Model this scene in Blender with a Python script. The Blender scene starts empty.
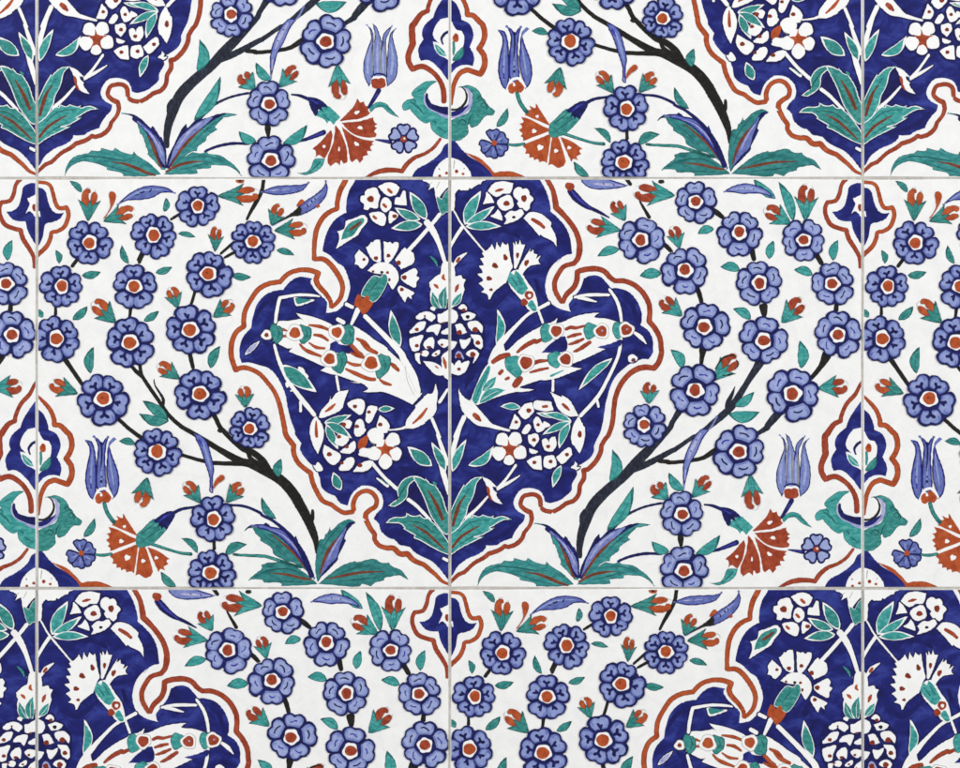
import bpy, bmesh, math, random
from mathutils import Vector
from mathutils.geometry import delaunay_2d_cdt

# ------------------------------------------------------------------ scale
S = 0.25 / 411.0            # metres for one unit of the drawing grid
CX, CY = 480.0, 384.0       # drawing-grid point that the camera looks at
X0, Y0 = 36.9, 178.3        # corner of the first full tile
TW, TH = 412.85, 410.0      # pitch of the tiles
STEP = 1.5e-6               # each brush layer lies this much above the one below

sc = bpy.context.scene
COL = sc.collection

# ------------------------------------------------------------------ glazes
KE = 1.03
def lin(c):
    out = []
    for v in c:
        v = v / 255.0
        v = v / 12.92 if v <= 0.04045 else ((v + 0.055) / 1.055) ** 2.4
        out.append(min(v / KE, 0.95))
    return out + [1.0]

def glaze(name, dark, mid, light, cell=9.0, streak=(1.0, 1.0, 1.0), rot=0.0, rough=0.34, spec=0.25, grain=0.05, bump=0.05):
    """A hand-brushed pigment under a clear glaze: three tones of the same
    colour mixed by watery brush noise, plus a fine grain."""
    m = bpy.data.materials.new(name); m.use_nodes = True
    nt = m.node_tree; N = nt.nodes; L = nt.links
    N.clear()
    out = N.new('ShaderNodeOutputMaterial'); b = N.new('ShaderNodeBsdfPrincipled')
    L.new(b.outputs[0], out.inputs[0])
    tc = N.new('ShaderNodeTexCoord'); mp = N.new('ShaderNodeMapping')
    mp.inputs['Scale'].default_value = streak
    mp.inputs['Rotation'].default_value = (0, rot, 0)
    L.new(tc.outputs['Object'], mp.inputs[0])
    n1 = N.new('ShaderNodeTexNoise'); n1.inputs['Scale'].default_value = 1.0 / (cell * S)
    n1.inputs['Detail'].default_value = 5.0; n1.inputs['Roughness'].default_value = 0.62
    n1.inputs['Distortion'].default_value = 0.7
    L.new(mp.outputs[0], n1.inputs['Vector'])
    cr = N.new('ShaderNodeValToRGB')
    e = cr.color_ramp.elements
    e[0].position = 0.30; e[0].color = lin(dark)
    e[1].position = 0.72; e[1].color = lin(light)
    k = e.new(0.50); k.color = lin(mid)
    L.new(n1.outputs[0], cr.inputs[0])
    n2 = N.new('ShaderNodeTexNoise'); n2.inputs['Scale'].default_value = 1.0 / (1.7 * S)
    n2.inputs['Detail'].default_value = 3.0
    L.new(tc.outputs['Object'], n2.inputs['Vector'])
    mr = N.new('ShaderNodeMapRange'); mr.inputs['From Min'].default_value = 0.25; mr.inputs['From Max'].default_value = 0.75
    mr.inputs['To Min'].default_value = 1.0 - grain * 1.3; mr.inputs['To Max'].default_value = 1.0 + grain
    L.new(n2.outputs[0], mr.inputs[0])
    mx = N.new('ShaderNodeMix'); mx.data_type = 'RGBA'; mx.blend_type = 'MULTIPLY'; mx.inputs[0].default_value = 1.0
    L.new(cr.outputs[0], mx.inputs[6]); L.new(mr.outputs[0], mx.inputs[7])
    L.new(mx.outputs[2], b.inputs['Base Color'])
    b.inputs['Roughness'].default_value = rough
    b.inputs['Specular IOR Level'].default_value = spec
    if bump:
        n3 = N.new('ShaderNodeTexNoise'); n3.inputs['Scale'].default_value = 1.0 / (6.0 * S); n3.inputs['Detail'].default_value = 4.0
        L.new(tc.outputs['Object'], n3.inputs['Vector'])
        bp = N.new('ShaderNodeBump'); bp.inputs['Strength'].default_value = bump; bp.inputs['Distance'].default_value = 0.0006
        L.new(n3.outputs[0], bp.inputs['Height']); L.new(bp.outputs[0], b.inputs['Normal'])
    return m

M = {}
M['white'] = glaze('white_glaze', (234, 234, 234), (240, 240, 239), (245, 245, 244), cell=14, grain=0.03)
M['paper'] = glaze('white_reserve', (238, 237, 236), (243, 243, 242), (247, 247, 246), cell=12, grain=0.022)
M['field'] = glaze('cobalt_field', (22, 22, 76), (30, 35, 110), (58, 70, 154), cell=26, streak=(1.0, 1, 1.5), grain=0.07)
M['navy'] = glaze('dark_cobalt', (15, 16, 60), (24, 27, 84), (38, 42, 110), cell=8, grain=0.07)
M['deep'] = glaze('deep_cobalt_wash', (21, 22, 78), (26, 29, 94), (34, 38, 114), cell=16, grain=0.06)
M['wash'] = glaze('thin_cobalt_wash', (46, 46, 142), (56, 58, 156), (72, 78, 176), cell=10, streak=(1, 1, 2.2), rot=0.6)
M['black'] = glaze('black_line', (22, 21, 20), (30, 29, 27), (48, 47, 44), cell=6, streak=(1, 1, 2))
M['slate'] = glaze('blue_black_line', (25, 27, 34), (38, 42, 54), (60, 66, 86), cell=6, streak=(2, 1, 1))
M['hair'] = glaze('thin_grey_line', (120, 116, 110), (150, 146, 138), (180, 176, 168), cell=5)
M['lav'] = glaze('lavender_wash', (140, 140, 190), (165, 165, 208), (195, 195, 222), cell=7)
M['midA'] = glaze('petal_mid_blue', (78, 90, 154), (98, 111, 174), (118, 130, 190), cell=6)
M['lightA'] = glaze('petal_light_blue', (118, 132, 188), (137, 150, 200), (156, 168, 211), cell=5)
M['midB'] = glaze('petal_mid_periwinkle', (98, 110, 172), (118, 131, 188), (136, 149, 200), cell=6)
M['lightB'] = glaze('petal_light_periwinkle', (134, 147, 197), (152, 164, 208), (172, 182, 218), cell=5)
M['greenA'] = glaze('turquoise_green', (36, 104, 103), (54, 136, 131), (90, 164, 157), cell=7, streak=(1, 1, 2), rot=0.7)
M['dgreenA'] = glaze('dark_turquoise_green', (18, 62, 62), (28, 86, 84), (44, 108, 104), cell=6)
M['greenB'] = glaze('turquoise', (38, 120, 120), (60, 152, 148), (102, 180, 174), cell=7, streak=(1, 1, 2), rot=-0.7)
M['dgreenB'] = glaze('dark_turquoise', (22, 70, 72), (32, 98, 98), (50, 122, 120), cell=6)
M['tealA'] = glaze('deep_turquoise_green', (32, 92, 92), (48, 124, 124), (74, 150, 146), cell=9, streak=(1, 1, 2), rot=0.5)
M['tealB'] = glaze('deep_turquoise', (36, 102, 104), (54, 136, 136), (86, 166, 162), cell=9, streak=(1, 1, 2), rot=-0.5)
M['redA'] = glaze('tomato_red', (146, 58, 28), (172, 77, 40), (190, 96, 54), cell=7, bump=0.12)
M['redB'] = glaze('brick_red', (130, 48, 28), (154, 64, 40), (174, 84, 56), cell=7, bump=0.12)
M['halo'] = glaze('dark_cobalt_edge', (20, 18, 66), (27, 26, 84), (34, 34, 104), cell=8, grain=0.06)
M['rustA'] = glaze('rust_edge', (104, 42, 24), (128, 52, 30), (150, 64, 38), cell=5)
M['rustB'] = glaze('rust_edge_dark', (104, 40, 28), (128, 50, 32), (146, 62, 42), cell=5)
M['rib'] = glaze('brown_red_rib', (92, 46, 30), (114, 58, 40), (140, 76, 52), cell=5)
M['grout'] = glaze('grout_cement', (176, 171, 163), (191, 187, 179), (206, 203, 197), cell=10, rough=0.9, spec=0.1, grain=0.1, bump=0.4)

# ------------------------------------------------------------------ drawing
ORG = [0.0, 0.0]            # corner of the patch being drawn; 8 strokes-units per grid unit
def W(x, y): ORG[0], ORG[1] = x, y
def g(x, y): return (ORG[0] + x / 8.0, ORG[1] + y / 8.0)

def parse(s):
    out = []; ox, oy = ORG
    for t in s.split():
        if t[0] == '@':
            ox, oy = [float(v) for v in t[1:].split(',')]; continue
        c = t.endswith('*')
        x, y = t.rstrip('*').split(',')
        out.append((ox + float(x) / 8.0, oy + float(y) / 8.0, c))
    return out

def cr(p0, p1, p2, p3, t):
    t2 = t * t; t3 = t2 * t
    return tuple(0.5 * (2 * p1[i] + (p2[i] - p0[i]) * t + (2 * p0[i] - 5 * p1[i] + 4 * p2[i] - p3[i]) * t2
                        + (3 * p1[i] - p0[i] - 3 * p2[i] + p3[i]) * t3) for i in (0, 1))

def smooth(P, closed=True, tension=True):
    n = len(P); out = []
    segs = n if closed else n - 1
    for i in range(segs):
        p1 = P[i]; p2 = P[(i + 1) % n]
        p0 = p1 if (p1[2] or (not closed and i == 0)) else P[(i - 1) % n]
        p3 = p2 if (p2[2] or (not closed and i == n - 2)) else P[(i + 2) % n]
        d = math.hypot(p2[0] - p1[0], p2[1] - p1[1])
        k = max(2, min(9, int(d / 0.9)))
        for j in range(k): out.append(cr(p0, p1, p2, p3, j / k))
    if not closed: out.append((P[-1][0], P[-1][1]))
    return out

def wob(p, a=0.16):
    """the small tremble of a brush edge"""
    x, y = p
    return (x + a * (math.sin(x * 1.31 + y * 0.77) + 0.7 * math.sin(x * 0.53 - y * 2.3 + 1.7)),
            y + a * (math.sin(y * 1.47 - x * 0.61 + 0.9) + 0.7 * math.sin(y * 0.49 + x * 2.1)))

def area(P):
    return 0.5 * sum(P[i][0] * P[(i + 1) % len(P)][1] - P[(i + 1) % len(P)][0] * P[i][1] for i in range(len(P)))

def inset(P, d):
    n = len(P); s = 1.0 if area(P) > 0 else -1.0; out = []
    for i in range(n):
        a = P[i - 1]; b = P[(i + 1) % n]
        tx, ty = b[0] - a[0], b[1] - a[1]; l = math.hypot(tx, ty) or 1.0
        out.append((P[i][0] - s * ty / l * d, P[i][1] + s * tx / l * d))
    return out

ZC = {}
class Part:
    """One painted motif: brush shapes gathered into ONE mesh object."""
    def __init__(self, tile, name, parent=None, zone=None, label=None):
        self.zone = zone or (parent.zone if parent else 'ground')
        if parent and parent.name == 'medallion' and name != 'border': parent = None
        self.tile, self.name, self.parent, self.label = tile, name, parent, label
        self.polys = []; self.halos = []; self.starts = []
        tile.parts.append(self)
    def nz(self):
        up = self.zone == 'med' and self.name not in ('medallion', 'border')
        k = (self.tile.kind, self.zone, up); ZC[k] = ZC.get(k, 200 if up else 0) + 1
        return ZC[k]
    def mat(self, m):
        return m if m in M else m + self.tile.kind
    def raw(self, P, m, z=None, w=0.16, halo=True):
        if self.zone == 'med' and m == 'paper' and halo:
            k = (self.tile.kind, 'halo'); ZC[k] = ZC.get(k, 20) + 1
            self.halos.append(([wob(p, w) for p in inset(P, -2.1 if self.name in ('cluster_flower', 'pine_cone', 'star_flower') else -1.25)], 'halo', ZC[k]))
        z = z if z is not None else self.nz()
        self.polys.append(([wob(p, w) for p in P], self.mat(m), z)); return self
    def f(self, s, m):
        P = smooth(parse(s))
        if m == 'paper' and self.name in ('cluster_flower', 'pine_cone'): P = inset(P, -0.4)
        return self.raw(P, m)
    def of(self, s, mo, mi, d=0.8):
        P = smooth(parse(s)); self.raw(P, mo); return self.raw(inset(P, d), mi)
    def e(self, x, y, rx, ry, m, rot=0.0, j=0.06):
        if self.zone == 'med' and m[:3] == 'red' and max(rx, ry) <= 29: m = 'rust'
        cx, cy = g(x, y); rx /= 8.0; ry /= 8.0; a = math.radians(rot); P = []
        n = 18; ph = x * 0.37 + y * 0.11
        for i in range(n):
            t = 2 * math.pi * i / n; k = 1 + j * math.sin(3 * t + ph) + j * 0.6 * math.sin(5 * t + 2 * ph)
            u, v = rx * k * math.cos(t), ry * k * math.sin(t)
            P.append((cx + u * math.cos(a) - v * math.sin(a), cy + u * math.sin(a) + v * math.cos(a)))
        return self.raw(P, m, w=0.05)
    def s(self, s, m, *ws, tip=0.35):
        C = smooth(parse(s), closed=False)
        if self.name == 'lotus' and m[:3] == 'red':
            ws = [w * 1.3 for w in ws]; self.stroke(C, 'rust', [w / 8.0 for w in ws], tip); ws = [w * .72 for w in ws]
        if self.name == 'stem' and self.zone == 'med': ws = [w * .86 for w in ws]
        if self.name == 'branch' or (self.name == 'stem' and m in ('navy', 'dgreen', 'paper')): self.starts.append(len(self.polys))
        if self.name == 'border' and m == 'red':        # the red band has a darker brushed edge
            self.stroke(C, 'rust', [w / 8.0 for w in ws], tip)
            return self.stroke(C, m, [w / 8.0 * .74 for w in ws], tip)
        return self.stroke(C, m, [w / 8.0 for w in ws], tip)
    def stroke(self, C, m, ws, tip=0.35):
        n = len(C); d = [0.0]
        for i in range(1, n): d.append(d[-1] + math.hypot(C[i][0] - C[i - 1][0], C[i][1] - C[i - 1][1]))
        T = d[-1] or 1.0; A = []; B = []
        for i in range(n):
            t = d[i] / T; k = t * (len(ws) - 1); a = min(int(k), len(ws) - 2) if len(ws) > 1 else 0
            w = ws[a] + (ws[a + 1] - ws[a]) * (k - a) if len(ws) > 1 else ws[0]
            h = w / 2
            e = min(d[i], T - d[i]) / max(h, 0.01)
            if e < 1: h *= tip + (1 - tip) * math.sqrt(max(0, 1 - (1 - e) ** 2))
            p = C[max(i - 1, 0)]; q = C[min(i + 1, n - 1)]
            tx, ty = q[0] - p[0], q[1] - p[1]; l = math.hypot(tx, ty) or 1.0
            A.append((C[i][0] - ty / l * h, C[i][1] + tx / l * h)); B.append((C[i][0] + ty / l * h, C[i][1] - tx / l * h))
        return self.raw(A + B[::-1], m, w=0.10)
    # --- a simple pointed leaf from (x0,y0) to its tip
    def lens(self, a, b, w, bend, grow=0.0):
        dx, dy = b[0] - a[0], b[1] - a[1]; L = math.hypot(dx, dy); ux, uy = dx / L, dy / L
        A = []; B = []; n = 14
        for i in range(n + 1):
            t = i / n; h = (w / 2) * (math.sin(math.pi * t ** 0.85) ** 0.85) ; c = bend * L * math.sin(math.pi * t)
            h = max(0.06, h + grow * (1 if 0 < i < n else 0.3)); tt = t
            if grow < 0: tt = 0.06 + 0.84 * t
            px, py = a[0] + dx * tt, a[1] + dy * tt
            A.append((px - uy * (c + h), py + ux * (c + h))); B.append((px - uy * (c - h), py + ux * (c - h)))
        return A + B[::-1]
    def lf(self, x0, y0, x1, y1, w, bend=0.0, mo='dgreen', mi='green', d=0.55, vein=True):
        a = g(x0, y0); b = g(x1, y1); w /= 8.0
        self.raw(self.lens(a, b, w, bend), mo); self.raw(self.lens(a, b, w, bend, -d), mi)
        if vein:
            C = []
            for i in range(9):
                t = 0.12 + 0.62 * i / 8; L = math.hypot(b[0] - a[0], b[1] - a[1])
                c = bend * L * math.sin(math.pi * t) + w * 0.06
                C.append((a[0] + (b[0] - a[0]) * t - (b[1] - a[1]) / L * c, a[1] + (b[1] - a[1]) * t + (b[0] - a[0]) / L * c))
            self.stroke(C, mo, [0.5, 0.35], 0.2)
        return self

class Tile:
    def __init__(self, kind, ox, oy):
        self.kind, self.ox, self.oy, self.parts = kind, ox, oy, []
    def part(self, name, parent=None, zone=None, label=None): return Part(self, name, parent, zone, label)

    # --- blossom with heart-shaped petals; flower_centre is its sub-part
    def blossom(self, x, y, r, rot=-90, n=5, zone='ground'):
        cx, cy = g(x, y); R = r / 8.0; rng = random.Random(int(cx * 31 + cy * 17))
        p = self.part('blossom', zone=zone)
        k = 1.0; ang = [math.radians(rot + i * 360.0 / n + rng.uniform(-6, 6)) for i in range(n)]
        sz = [rng.uniform(0.92, 1.06) for i in range(n)]
        def place(Q, a, s):
            ca, sa = math.cos(a), math.sin(a)
            return [(cx + R * s * (v * ca - u * k * sa), cy + R * s * (v * sa + u * k * ca)) for u, v in Q]
        def petal(gap, edge, rin, sk, notch):
            """a petal with two round lobes, kept 'gap' clear of its neighbours"""
            Q = []; hn = math.pi / n
            for j in range(23):
                f = -1 + 2 * j / 22.0
                r = (1.0 - notch * math.exp(-(f / .20) ** 2) - .15 * abs(f) ** 4) * (1 + .025 * sk * f) - edge
                if gap: r -= .10 * abs(f) ** 8
                al = f * (hn - gap / r); Q.append((r * math.sin(al), r * math.cos(al)))
            for j in range(9):
                f = 1 - 2 * j / 8.0; r = rin + .05 * abs(f) ** 2
                al = f * max(.12, hn - gap / r); Q.append((r * math.sin(al), r * math.cos(al)))
            return Q
        k = 1.0
        sk = [rng.uniform(-1, 1) for i in range(n)]; nt = [rng.uniform(.055, .11) for i in range(n)]
        B = self.kind == 'B'
        p.raw([(cx + .78 * R * math.cos(t * math.pi / 12), cy + .78 * R * math.sin(t * math.pi / 12)) for t in range(24)], 'navy')
        for i in range(n): p.raw(place(petal(0, 0, .28, sk[i], nt[i]), ang[i], sz[i]), 'navy')
        for (gp, ed, m, rin) in ((.042, .075, 'mid', .425), (.085, .115, 'light', .50 if B else .47)):
            z = p.nz()
            for i in range(n):
                d = rng.uniform(.85, 1.2)
                p.raw(place(petal(gp * d, ed * d, rin, sk[i], nt[i] * 1.15), ang[i], sz[i]), m, z, w=0.12)
        z = p.nz()
        for i in range(n):
            o = rng.uniform(-.05, .05); t = rng.random()
            if B:
                Q = [(-.15, .63 + o), (-.05, .66 + o), (.05, .655), (.15, .60 - o), (.13, .56 - o), (.03, .61), (-.06, .615 + o), (-.13, .59 + o)]
                Q = [(u * (.8 + .6 * t), v + .03 + .4 * (v - .61)) for u, v in Q]
            elif t < .75:
                Q = [(-.05, .42), (-.06, .54), (-.18, .63 + o), (-.17, .70 + o), (-.09, .72 + o), (0, .64), (.10, .71 - o), (.18, .66 - o), (.16, .60), (.07, .54), (.05, .42)]
            else:
                Q = [(-.03, .42), (-.10, .56), (-.13, .66 + o), (-.04, .69), (.02, .60), (.12, .62), (.10, .55), (.03, .42)]
            p.raw(place(Q, ang[i], sz[i]), 'wash' if B and t < .5 else 'navy', z, w=0.1)
        if rng.random() < .9:                   # thin washes of colour inside some petals
            z = p.nz()
            for i in range(n):
                sgn = rng.choice((-1, 1))
                Q = [(.24 * sgn, .60), (.32 * sgn, .68), (.34 * sgn, .78), (.25 * sgn, .86), (.28 * sgn, .74), (.24 * sgn, .66)]
                p.raw(place(Q if sgn > 0 else Q[::-1], ang[i], sz[i]), 'mid', z, w=0.08)
        c = self.part('flower_centre', p)
        for (q, m, lob, jt) in (((.31, 'paper', .08, 0), (.22, 'red', .02, 1)) if B else ((.315, 'paper', .06, 0), (.24, 'red', .02, 1))):
            c_ = c; P = []; ph = rng.uniform(0, 6); ox, oy = rng.uniform(-.03, .03) * R * jt, rng.uniform(-.03, .03) * R * jt
            el = 1 + rng.uniform(-.1, .1)
            for t in range(26):
                a = 2 * math.pi * t / 26; rr = q * R * (1 + lob * math.sin(n * a + ph) + .03 * math.sin(3 * a + ph))
                P.append((cx + ox + rr * el * math.cos(a), cy + oy + rr / el * math.sin(a)))
            c.raw(P, m, w=0.12)
        c.e(*[8 * (v - o_) for v, o_ in ((cx - .05 * R, ORG[0]), (cy - .04 * R, ORG[1]))], 4 + R * .25, 4 + R * .2, 'rust') if rng.random() < .35 else None
        return p

    # --- red bud in a three-lobed green calyx
    def bud(self, x0, y0, x1, y1, w, red=2, zone='ground'):
        a = g(x0, y0); b = g(x1, y1); w = w / 8.0; rng = random.Random(int(a[0] * 13 + a[1] * 7))
        L = math.hypot(b[0] - a[0], b[1] - a[1]); ux, uy = (b[0] - a[0]) / L, (b[1] - a[1]) / L
        q = lambda s, u: (a[0] + ux * s * L - uy * u * w, a[1] + uy * s * L + ux * u * w)
        p = self.part('bud', zone=zone); f = rng.choice((-1, 1))
        def lobe(s0, u0, s1, u1, wd, m):
            p.raw(p.lens(q(s0, u0), q(s1, u1), wd * w, 0.06 * f), m)
        p.stroke([q(.62, -.62), q(.86, -.60), q(1.03, -.30), q(1.05, .05)], 'hair', [0.45, 0.3])
        p.stroke([q(.66, .62), q(.88, .58), q(1.0, .38)], 'hair', [0.4, 0.3])
        P = [q(.42, -.15 * f), q(.56, -.62 * f), q(.78, -.70 * f), q(.97, -.46 * f), q(1.0, -.06 * f), q(.90, .06 * f), q(.84, -.12 * f), q(.70, -.05 * f), (q(.5, .1))]
        P = smooth([(u, v, False) for u, v in P]); p.raw(P, 'rust'); p.raw(inset(P, .35), 'red')
        P = [q(.45, .06 * f), q(.62, .06 * f), q(.80, .12 * f), q(.92, .32 * f), q(.85, .62 * f), q(.68, .66 * f), q(.5, .45 * f)]
        P = smooth([(u, v, False) for u, v in P]); p.raw(P, 'rust'); p.raw(inset(P, .35), 'red')
        c = self.part('calyx', p)
        for (s1, u1, wd) in ((.66 + rng.uniform(-.06, .05), -1.0, .50), (.64 + rng.uniform(-.06, .05), 1.0, .50), (.68, .08 * f, .52)):
            c.raw(c.lens(q(0, 0), q(s1, u1), wd * w, -0.10 * (1 if u1 > .5 else -1 if u1 < -.5 else 0)), 'dgreen')
            c.raw(c.lens(q(0.02, 0), q(s1, u1), wd * w, -0.10 * (1 if u1 > .5 else -1 if u1 < -.5 else 0), -0.42), 'green')
        c.stroke([q(.08, 0), q(.3, .02), q(.5, .03 * f)], 'dgreen', [.4, .3])
        return p

    def leaf(self, *a, zone='ground', name='leaf', **k):
        return self.part(name, zone=zone).lf(*a, **k)
    def wleaf(self, parent, *a, mi='green', d=0.6, **k):
        return self.part('leaf', parent).lf(*a, mo='paper', mi=mi, d=d, vein=False, **k)
    def blue_leaf(self, s, lines=(), zone='ground', base=None):
        p = self.part('blue_leaf', zone=zone); P = smooth(parse(s))
        p.raw(P, 'navy'); p.raw(inset(P, 0.75), 'wash'); p.raw(inset(P, 1.25), 'mid')
        for l in lines:
            p.s(l[0], l[1], *l[2:])
        return p
# =================================================================== TILE A
# the medallion rises along the right edge of this tile
A = Tile('A', X0, Y0)

# ---- branches (lowest layer)
W(140, 428)
br = A.part('branch', zone='ground')
br.s('@250,504 533,400 525,290 482,170 435,70 395,0 @250,428 360,545 298,465 220,398 100,335 0,285 @140,428 800,265 640,175 520,100 430,45 340,-5 @140,342 320,668 230,585 150,470 60,340 12,260 0,190 -20,60', 'black', 20, 62, 78, 86, 84, 78, 70, 60, 48, 40, 36, 34, 32, 32, 30, 30)
br.s('@140,428 860,290 780,285 600,280 480,258 330,215 200,200', 'black', 40, 36, 30, 26)
br.s('@250,428 190,390 150,340 100,260 20,195 @140,428 820,165 720,80 650,5 @140,342 700,740 640,680 600,600 540,520', 'black', 60, 56, 42, 36, 38, 40)
br.s('@140,428 860,150 880,235 975,305', 'black', 36, 34, 40)
br.s('@140,342 620,700 650,715 668,690', 'black', 30, 26)
br.s('@140,342 112,295 122,350 185,455 178,520', 'black', 8, 16, 24, 30)
br.s('@30,342 800,180 850,235 905,280', 'black', 26, 34, 40)
br.s('@30,342 240,100 280,140 420,340 500,430', 'black', 44, 38, 34, 34)
br.s('@30,342 620,540 700,610 800,700 900,770 980,800', 'black', 36, 32, 34, 36)
br.s('@140,342 395,40 402,110 428,220', 'black', 30, 38, 30)
br.s('@30,256 205,380 205,480', 'black', 24, 28)
br.s('@30,256 812,380 795,500', 'black', 34, 24)
br.s('@30,170 430,640 385,705 330,780', 'black', 26, 32)
br.s('@140,256 445,270 405,400', 'black', 28, 24)
br.s('@30,170 920,640 870,750', 'black', 26, 30)
br.s('@140,170 330,345 240,400', 'black', 26, 22)
br.s('@140,170 948,215 850,405', 'black', 34, 24)
br.s('@140,170 760,570 640,675', 'black', 26, 22)
br.s('@140,170 780,645 670,705', 'black', 28, 22)
br.s('@140,170 20,650 -20,730', 'black', 30, 26)
br.s('@140,504 592,290 594,370', 'black', 26, 30)
br.s('@250,428 500,650 498,720 460,770', 'black', 22, 34, 60)
br.s('@250,170 112,60 90,180 20,320', 'black', 30, 32, 24)
W(140, 504)
st = A.part('stem', zone='ground')
st.s('255,80 330,42 440,25 600,10 760,10 860,25 960,70 @250,504 100,92 200,145 330,262 420,400 500,590', 'navy', 30, 22, 20, 22, 24, 26, 34, 44, 44)
st2 = A.part('stem', zone='ground')
st2.s('60,310 110,325 220,362 320,390 420,402', 'dgreen', 26, 26, 22, 30); st2.s('70,312 220,360 320,388 400,398', 'green', 14, 16, 13)
st2.s('740,400 800,408 960,415 @250,504 130,420 240,455 420,510', 'dgreen', 20, 26, 28, 22); st2.s('780,406 960,415 @250,504 130,420 240,455', 'green', 14, 16, 17)
W(30, 504)
st3 = A.part('stem', zone='ground')
st3.s('505,398 570,410 660,398', 'dgreen', 20, 26, 24); st3.s('515,400 570,410 650,400', 'green', 12, 16)
st3.s('@30,428 590,590 620,680 680,765', 'dgreen', 32, 34); st3.s('@30,428 592,600 620,678 665,740', 'green', 20, 22)

# ---- small leaves
W(30, 170)
A.leaf(235, 750, 205, 638, 52, .12); A.leaf(788, 750, 735, 602, 56, -.1)
A.leaf(415, 178, 318, 88, 52, .08)
W(140, 170)
A.leaf(195, 335, 210, 222, 54, .1); A.leaf(305, 508, 445, 538, 46, -.06)
W(250, 170)
A.leaf(212, 640, 355, 682, 54, -.06)
W(30, 256)
A.leaf(415, 158, 566, 128, 66, .06); A.leaf(340, 512, 462, 402, 66, .05); A.leaf(104, 490, 55, 425, 50); A.leaf(910, 520, 1030, 440, 60, .05)
W(30, 342)
A.leaf(485, 252, 508, 38, 80, -.12)
W(140, 256)
A.leaf(125, 135, 258, 88, 58, .05); A.leaf(730, 152, 888, 170, 62, .04)
W(140, 342)
A.leaf(562, 210, 640, 32, 80, -.08)
A.leaf(228, 628, 22, 470, 86, .03); A.leaf(232, 630, -8, 572, 84, -.12)
W(30, 428)
A.leaf(840, 125, 712, 105, 62, .08)
W(250, 428)
A.leaf(228, 395, 248, 245, 76, -.12); A.leaf(208, 730, 92, 552, 60, -.12)
W(30, 504)
A.leaf(430, 265, 518, 112, 62, .1)
W(140, 504)
A.leaf(285, 662, 168, 540, 66, -.1); A.leaf(462, 390, 330, 272, 56, .14); A.leaf(680, 408, 855, 322, 76, -.14)
W(140, 170)
A.part('leaf').f('768,70 800,80 832,72 828,100 800,108 770,98', 'redA').e(800, 86, 14, 10, 'black')

# ---- slender blue leaves
W(140, 170)
A.blue_leaf('-190,285* -95,195 20,135 120,125 215,142 290,188* 180,182 100,222 0,240 -100,245', [
    ('-130,245 -40,190 60,160 180,158', 'lightA', 8, 16, 6), ('0,185 40,172', 'navy', 16, 12), ('75,180 95,150', 'navy', 14, 8), ('-40,205 -10,195', 'navy', 10)])
W(250, 170)
A.blue_leaf('80,178* 200,130 350,120 425,115 478,92* 430,158 350,188 230,202 150,192', [('160,165 240,160', 'lav', 6, 10, 4), ('250,162 320,152', 'lav', 9, 4)])
b = A.blue_leaf('165,448* 330,352 400,285 450,242 530,190 590,130 605,78* 622,150 602,220 540,290 460,340 385,368 330,372', [
    ('440,290 470,270 530,220 580,180', 'lightA', 10, 20, 14, 4), ('465,300 455,270', 'navy', 10), ('500,262 490,240', 'navy', 12), ('525,240 515,222', 'navy', 10)])
b.f('165,450* 330,345 395,285* 415,325 390,368 330,375', 'black')
b.f('370,290 400,240 425,236 432,260 400,285', 'redA'); b.f('525,290 545,272 560,290 540,305', 'redA')
W(140, 428)
A.blue_leaf('430,42* 490,58 540,120 570,220 592,320 582,420 586,522* 556,505 556,400 520,280 480,160 448,95', [
    ('500,110 540,230 568,340', 'lightA', 10, 22, 8), ('470,90 505,150', 'wash', 24, 8), ('566,480 572,515', 'lav', 10)])

# ---- buds
W(30, 170)
A.bud(465, 410, 482, 152, 92)
bd = A.bud(588, 412, 830, 322, 84); bd.f('585,388* 640,300 632,200 650,170 685,190 680,250 650,310 600,385', 'redA')
W(140, 170)
A.bud(620, 208, 945, 192, 92); A.bud(600, 655, 612, 455, 66)
W(250, 170)
A.bud(170, 440, 240, 280, 74); A.bud(195, 485, 448, 465, 86)
W(30, 256)
A.bud(685, 535, 512, 365, 94)
W(140, 256)
A.bud(302, 418, 248, 252, 74); A.bud(585, 490, 740, 370, 80)
W(30, 342)
A.bud(382, 412, 165, 330, 86)
W(140, 342)
A.bud(318, 298, 150, 178, 78); A.bud(842, 525, 832, 355, 76)
W(140, 428)
A.bud(60, 395, 0, 625, 92); A.bud(485, 600, 365, 435, 76); A.bud(690, 595, 815, 448, 78)
A.part('bud').f('578,498* 598,430 640,378 670,380 672,410 620,450', 'redA')

# ---- blossoms
for wx, wy, L in (
    (30, 170, [(480, 580, 186, 90, 5)]),
    (140, 170, [(108, 520, 192, -105, 6), (463, 290, 172, -90, 5), (905, 575, 180, -90, 6)]),
    (30, 256, [(255, 245, 178, -90, 5), (212, 660, 198, -110, 5), (835, 243, 188, -88, 5), (802, 690, 208, -103, 5)]),
    (140, 256, [(548, 142, 196, -65, 5), (403, 590, 210, -102, 5)]),
    (30, 342, [(585, 455, 212, 90, 5)]),
    (140, 342, [(483, 415, 208, 95, 5), (880, 692, 172, -80, 6)]),
    (140, 428, [(140, 192, 210, -105, 6)]),
    (140, 504, [(592, 120, 190, -95, 5), (568, 548, 200, -100, 6)])):
    W(wx, wy)
    for a in L: A.blossom(*a)

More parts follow.
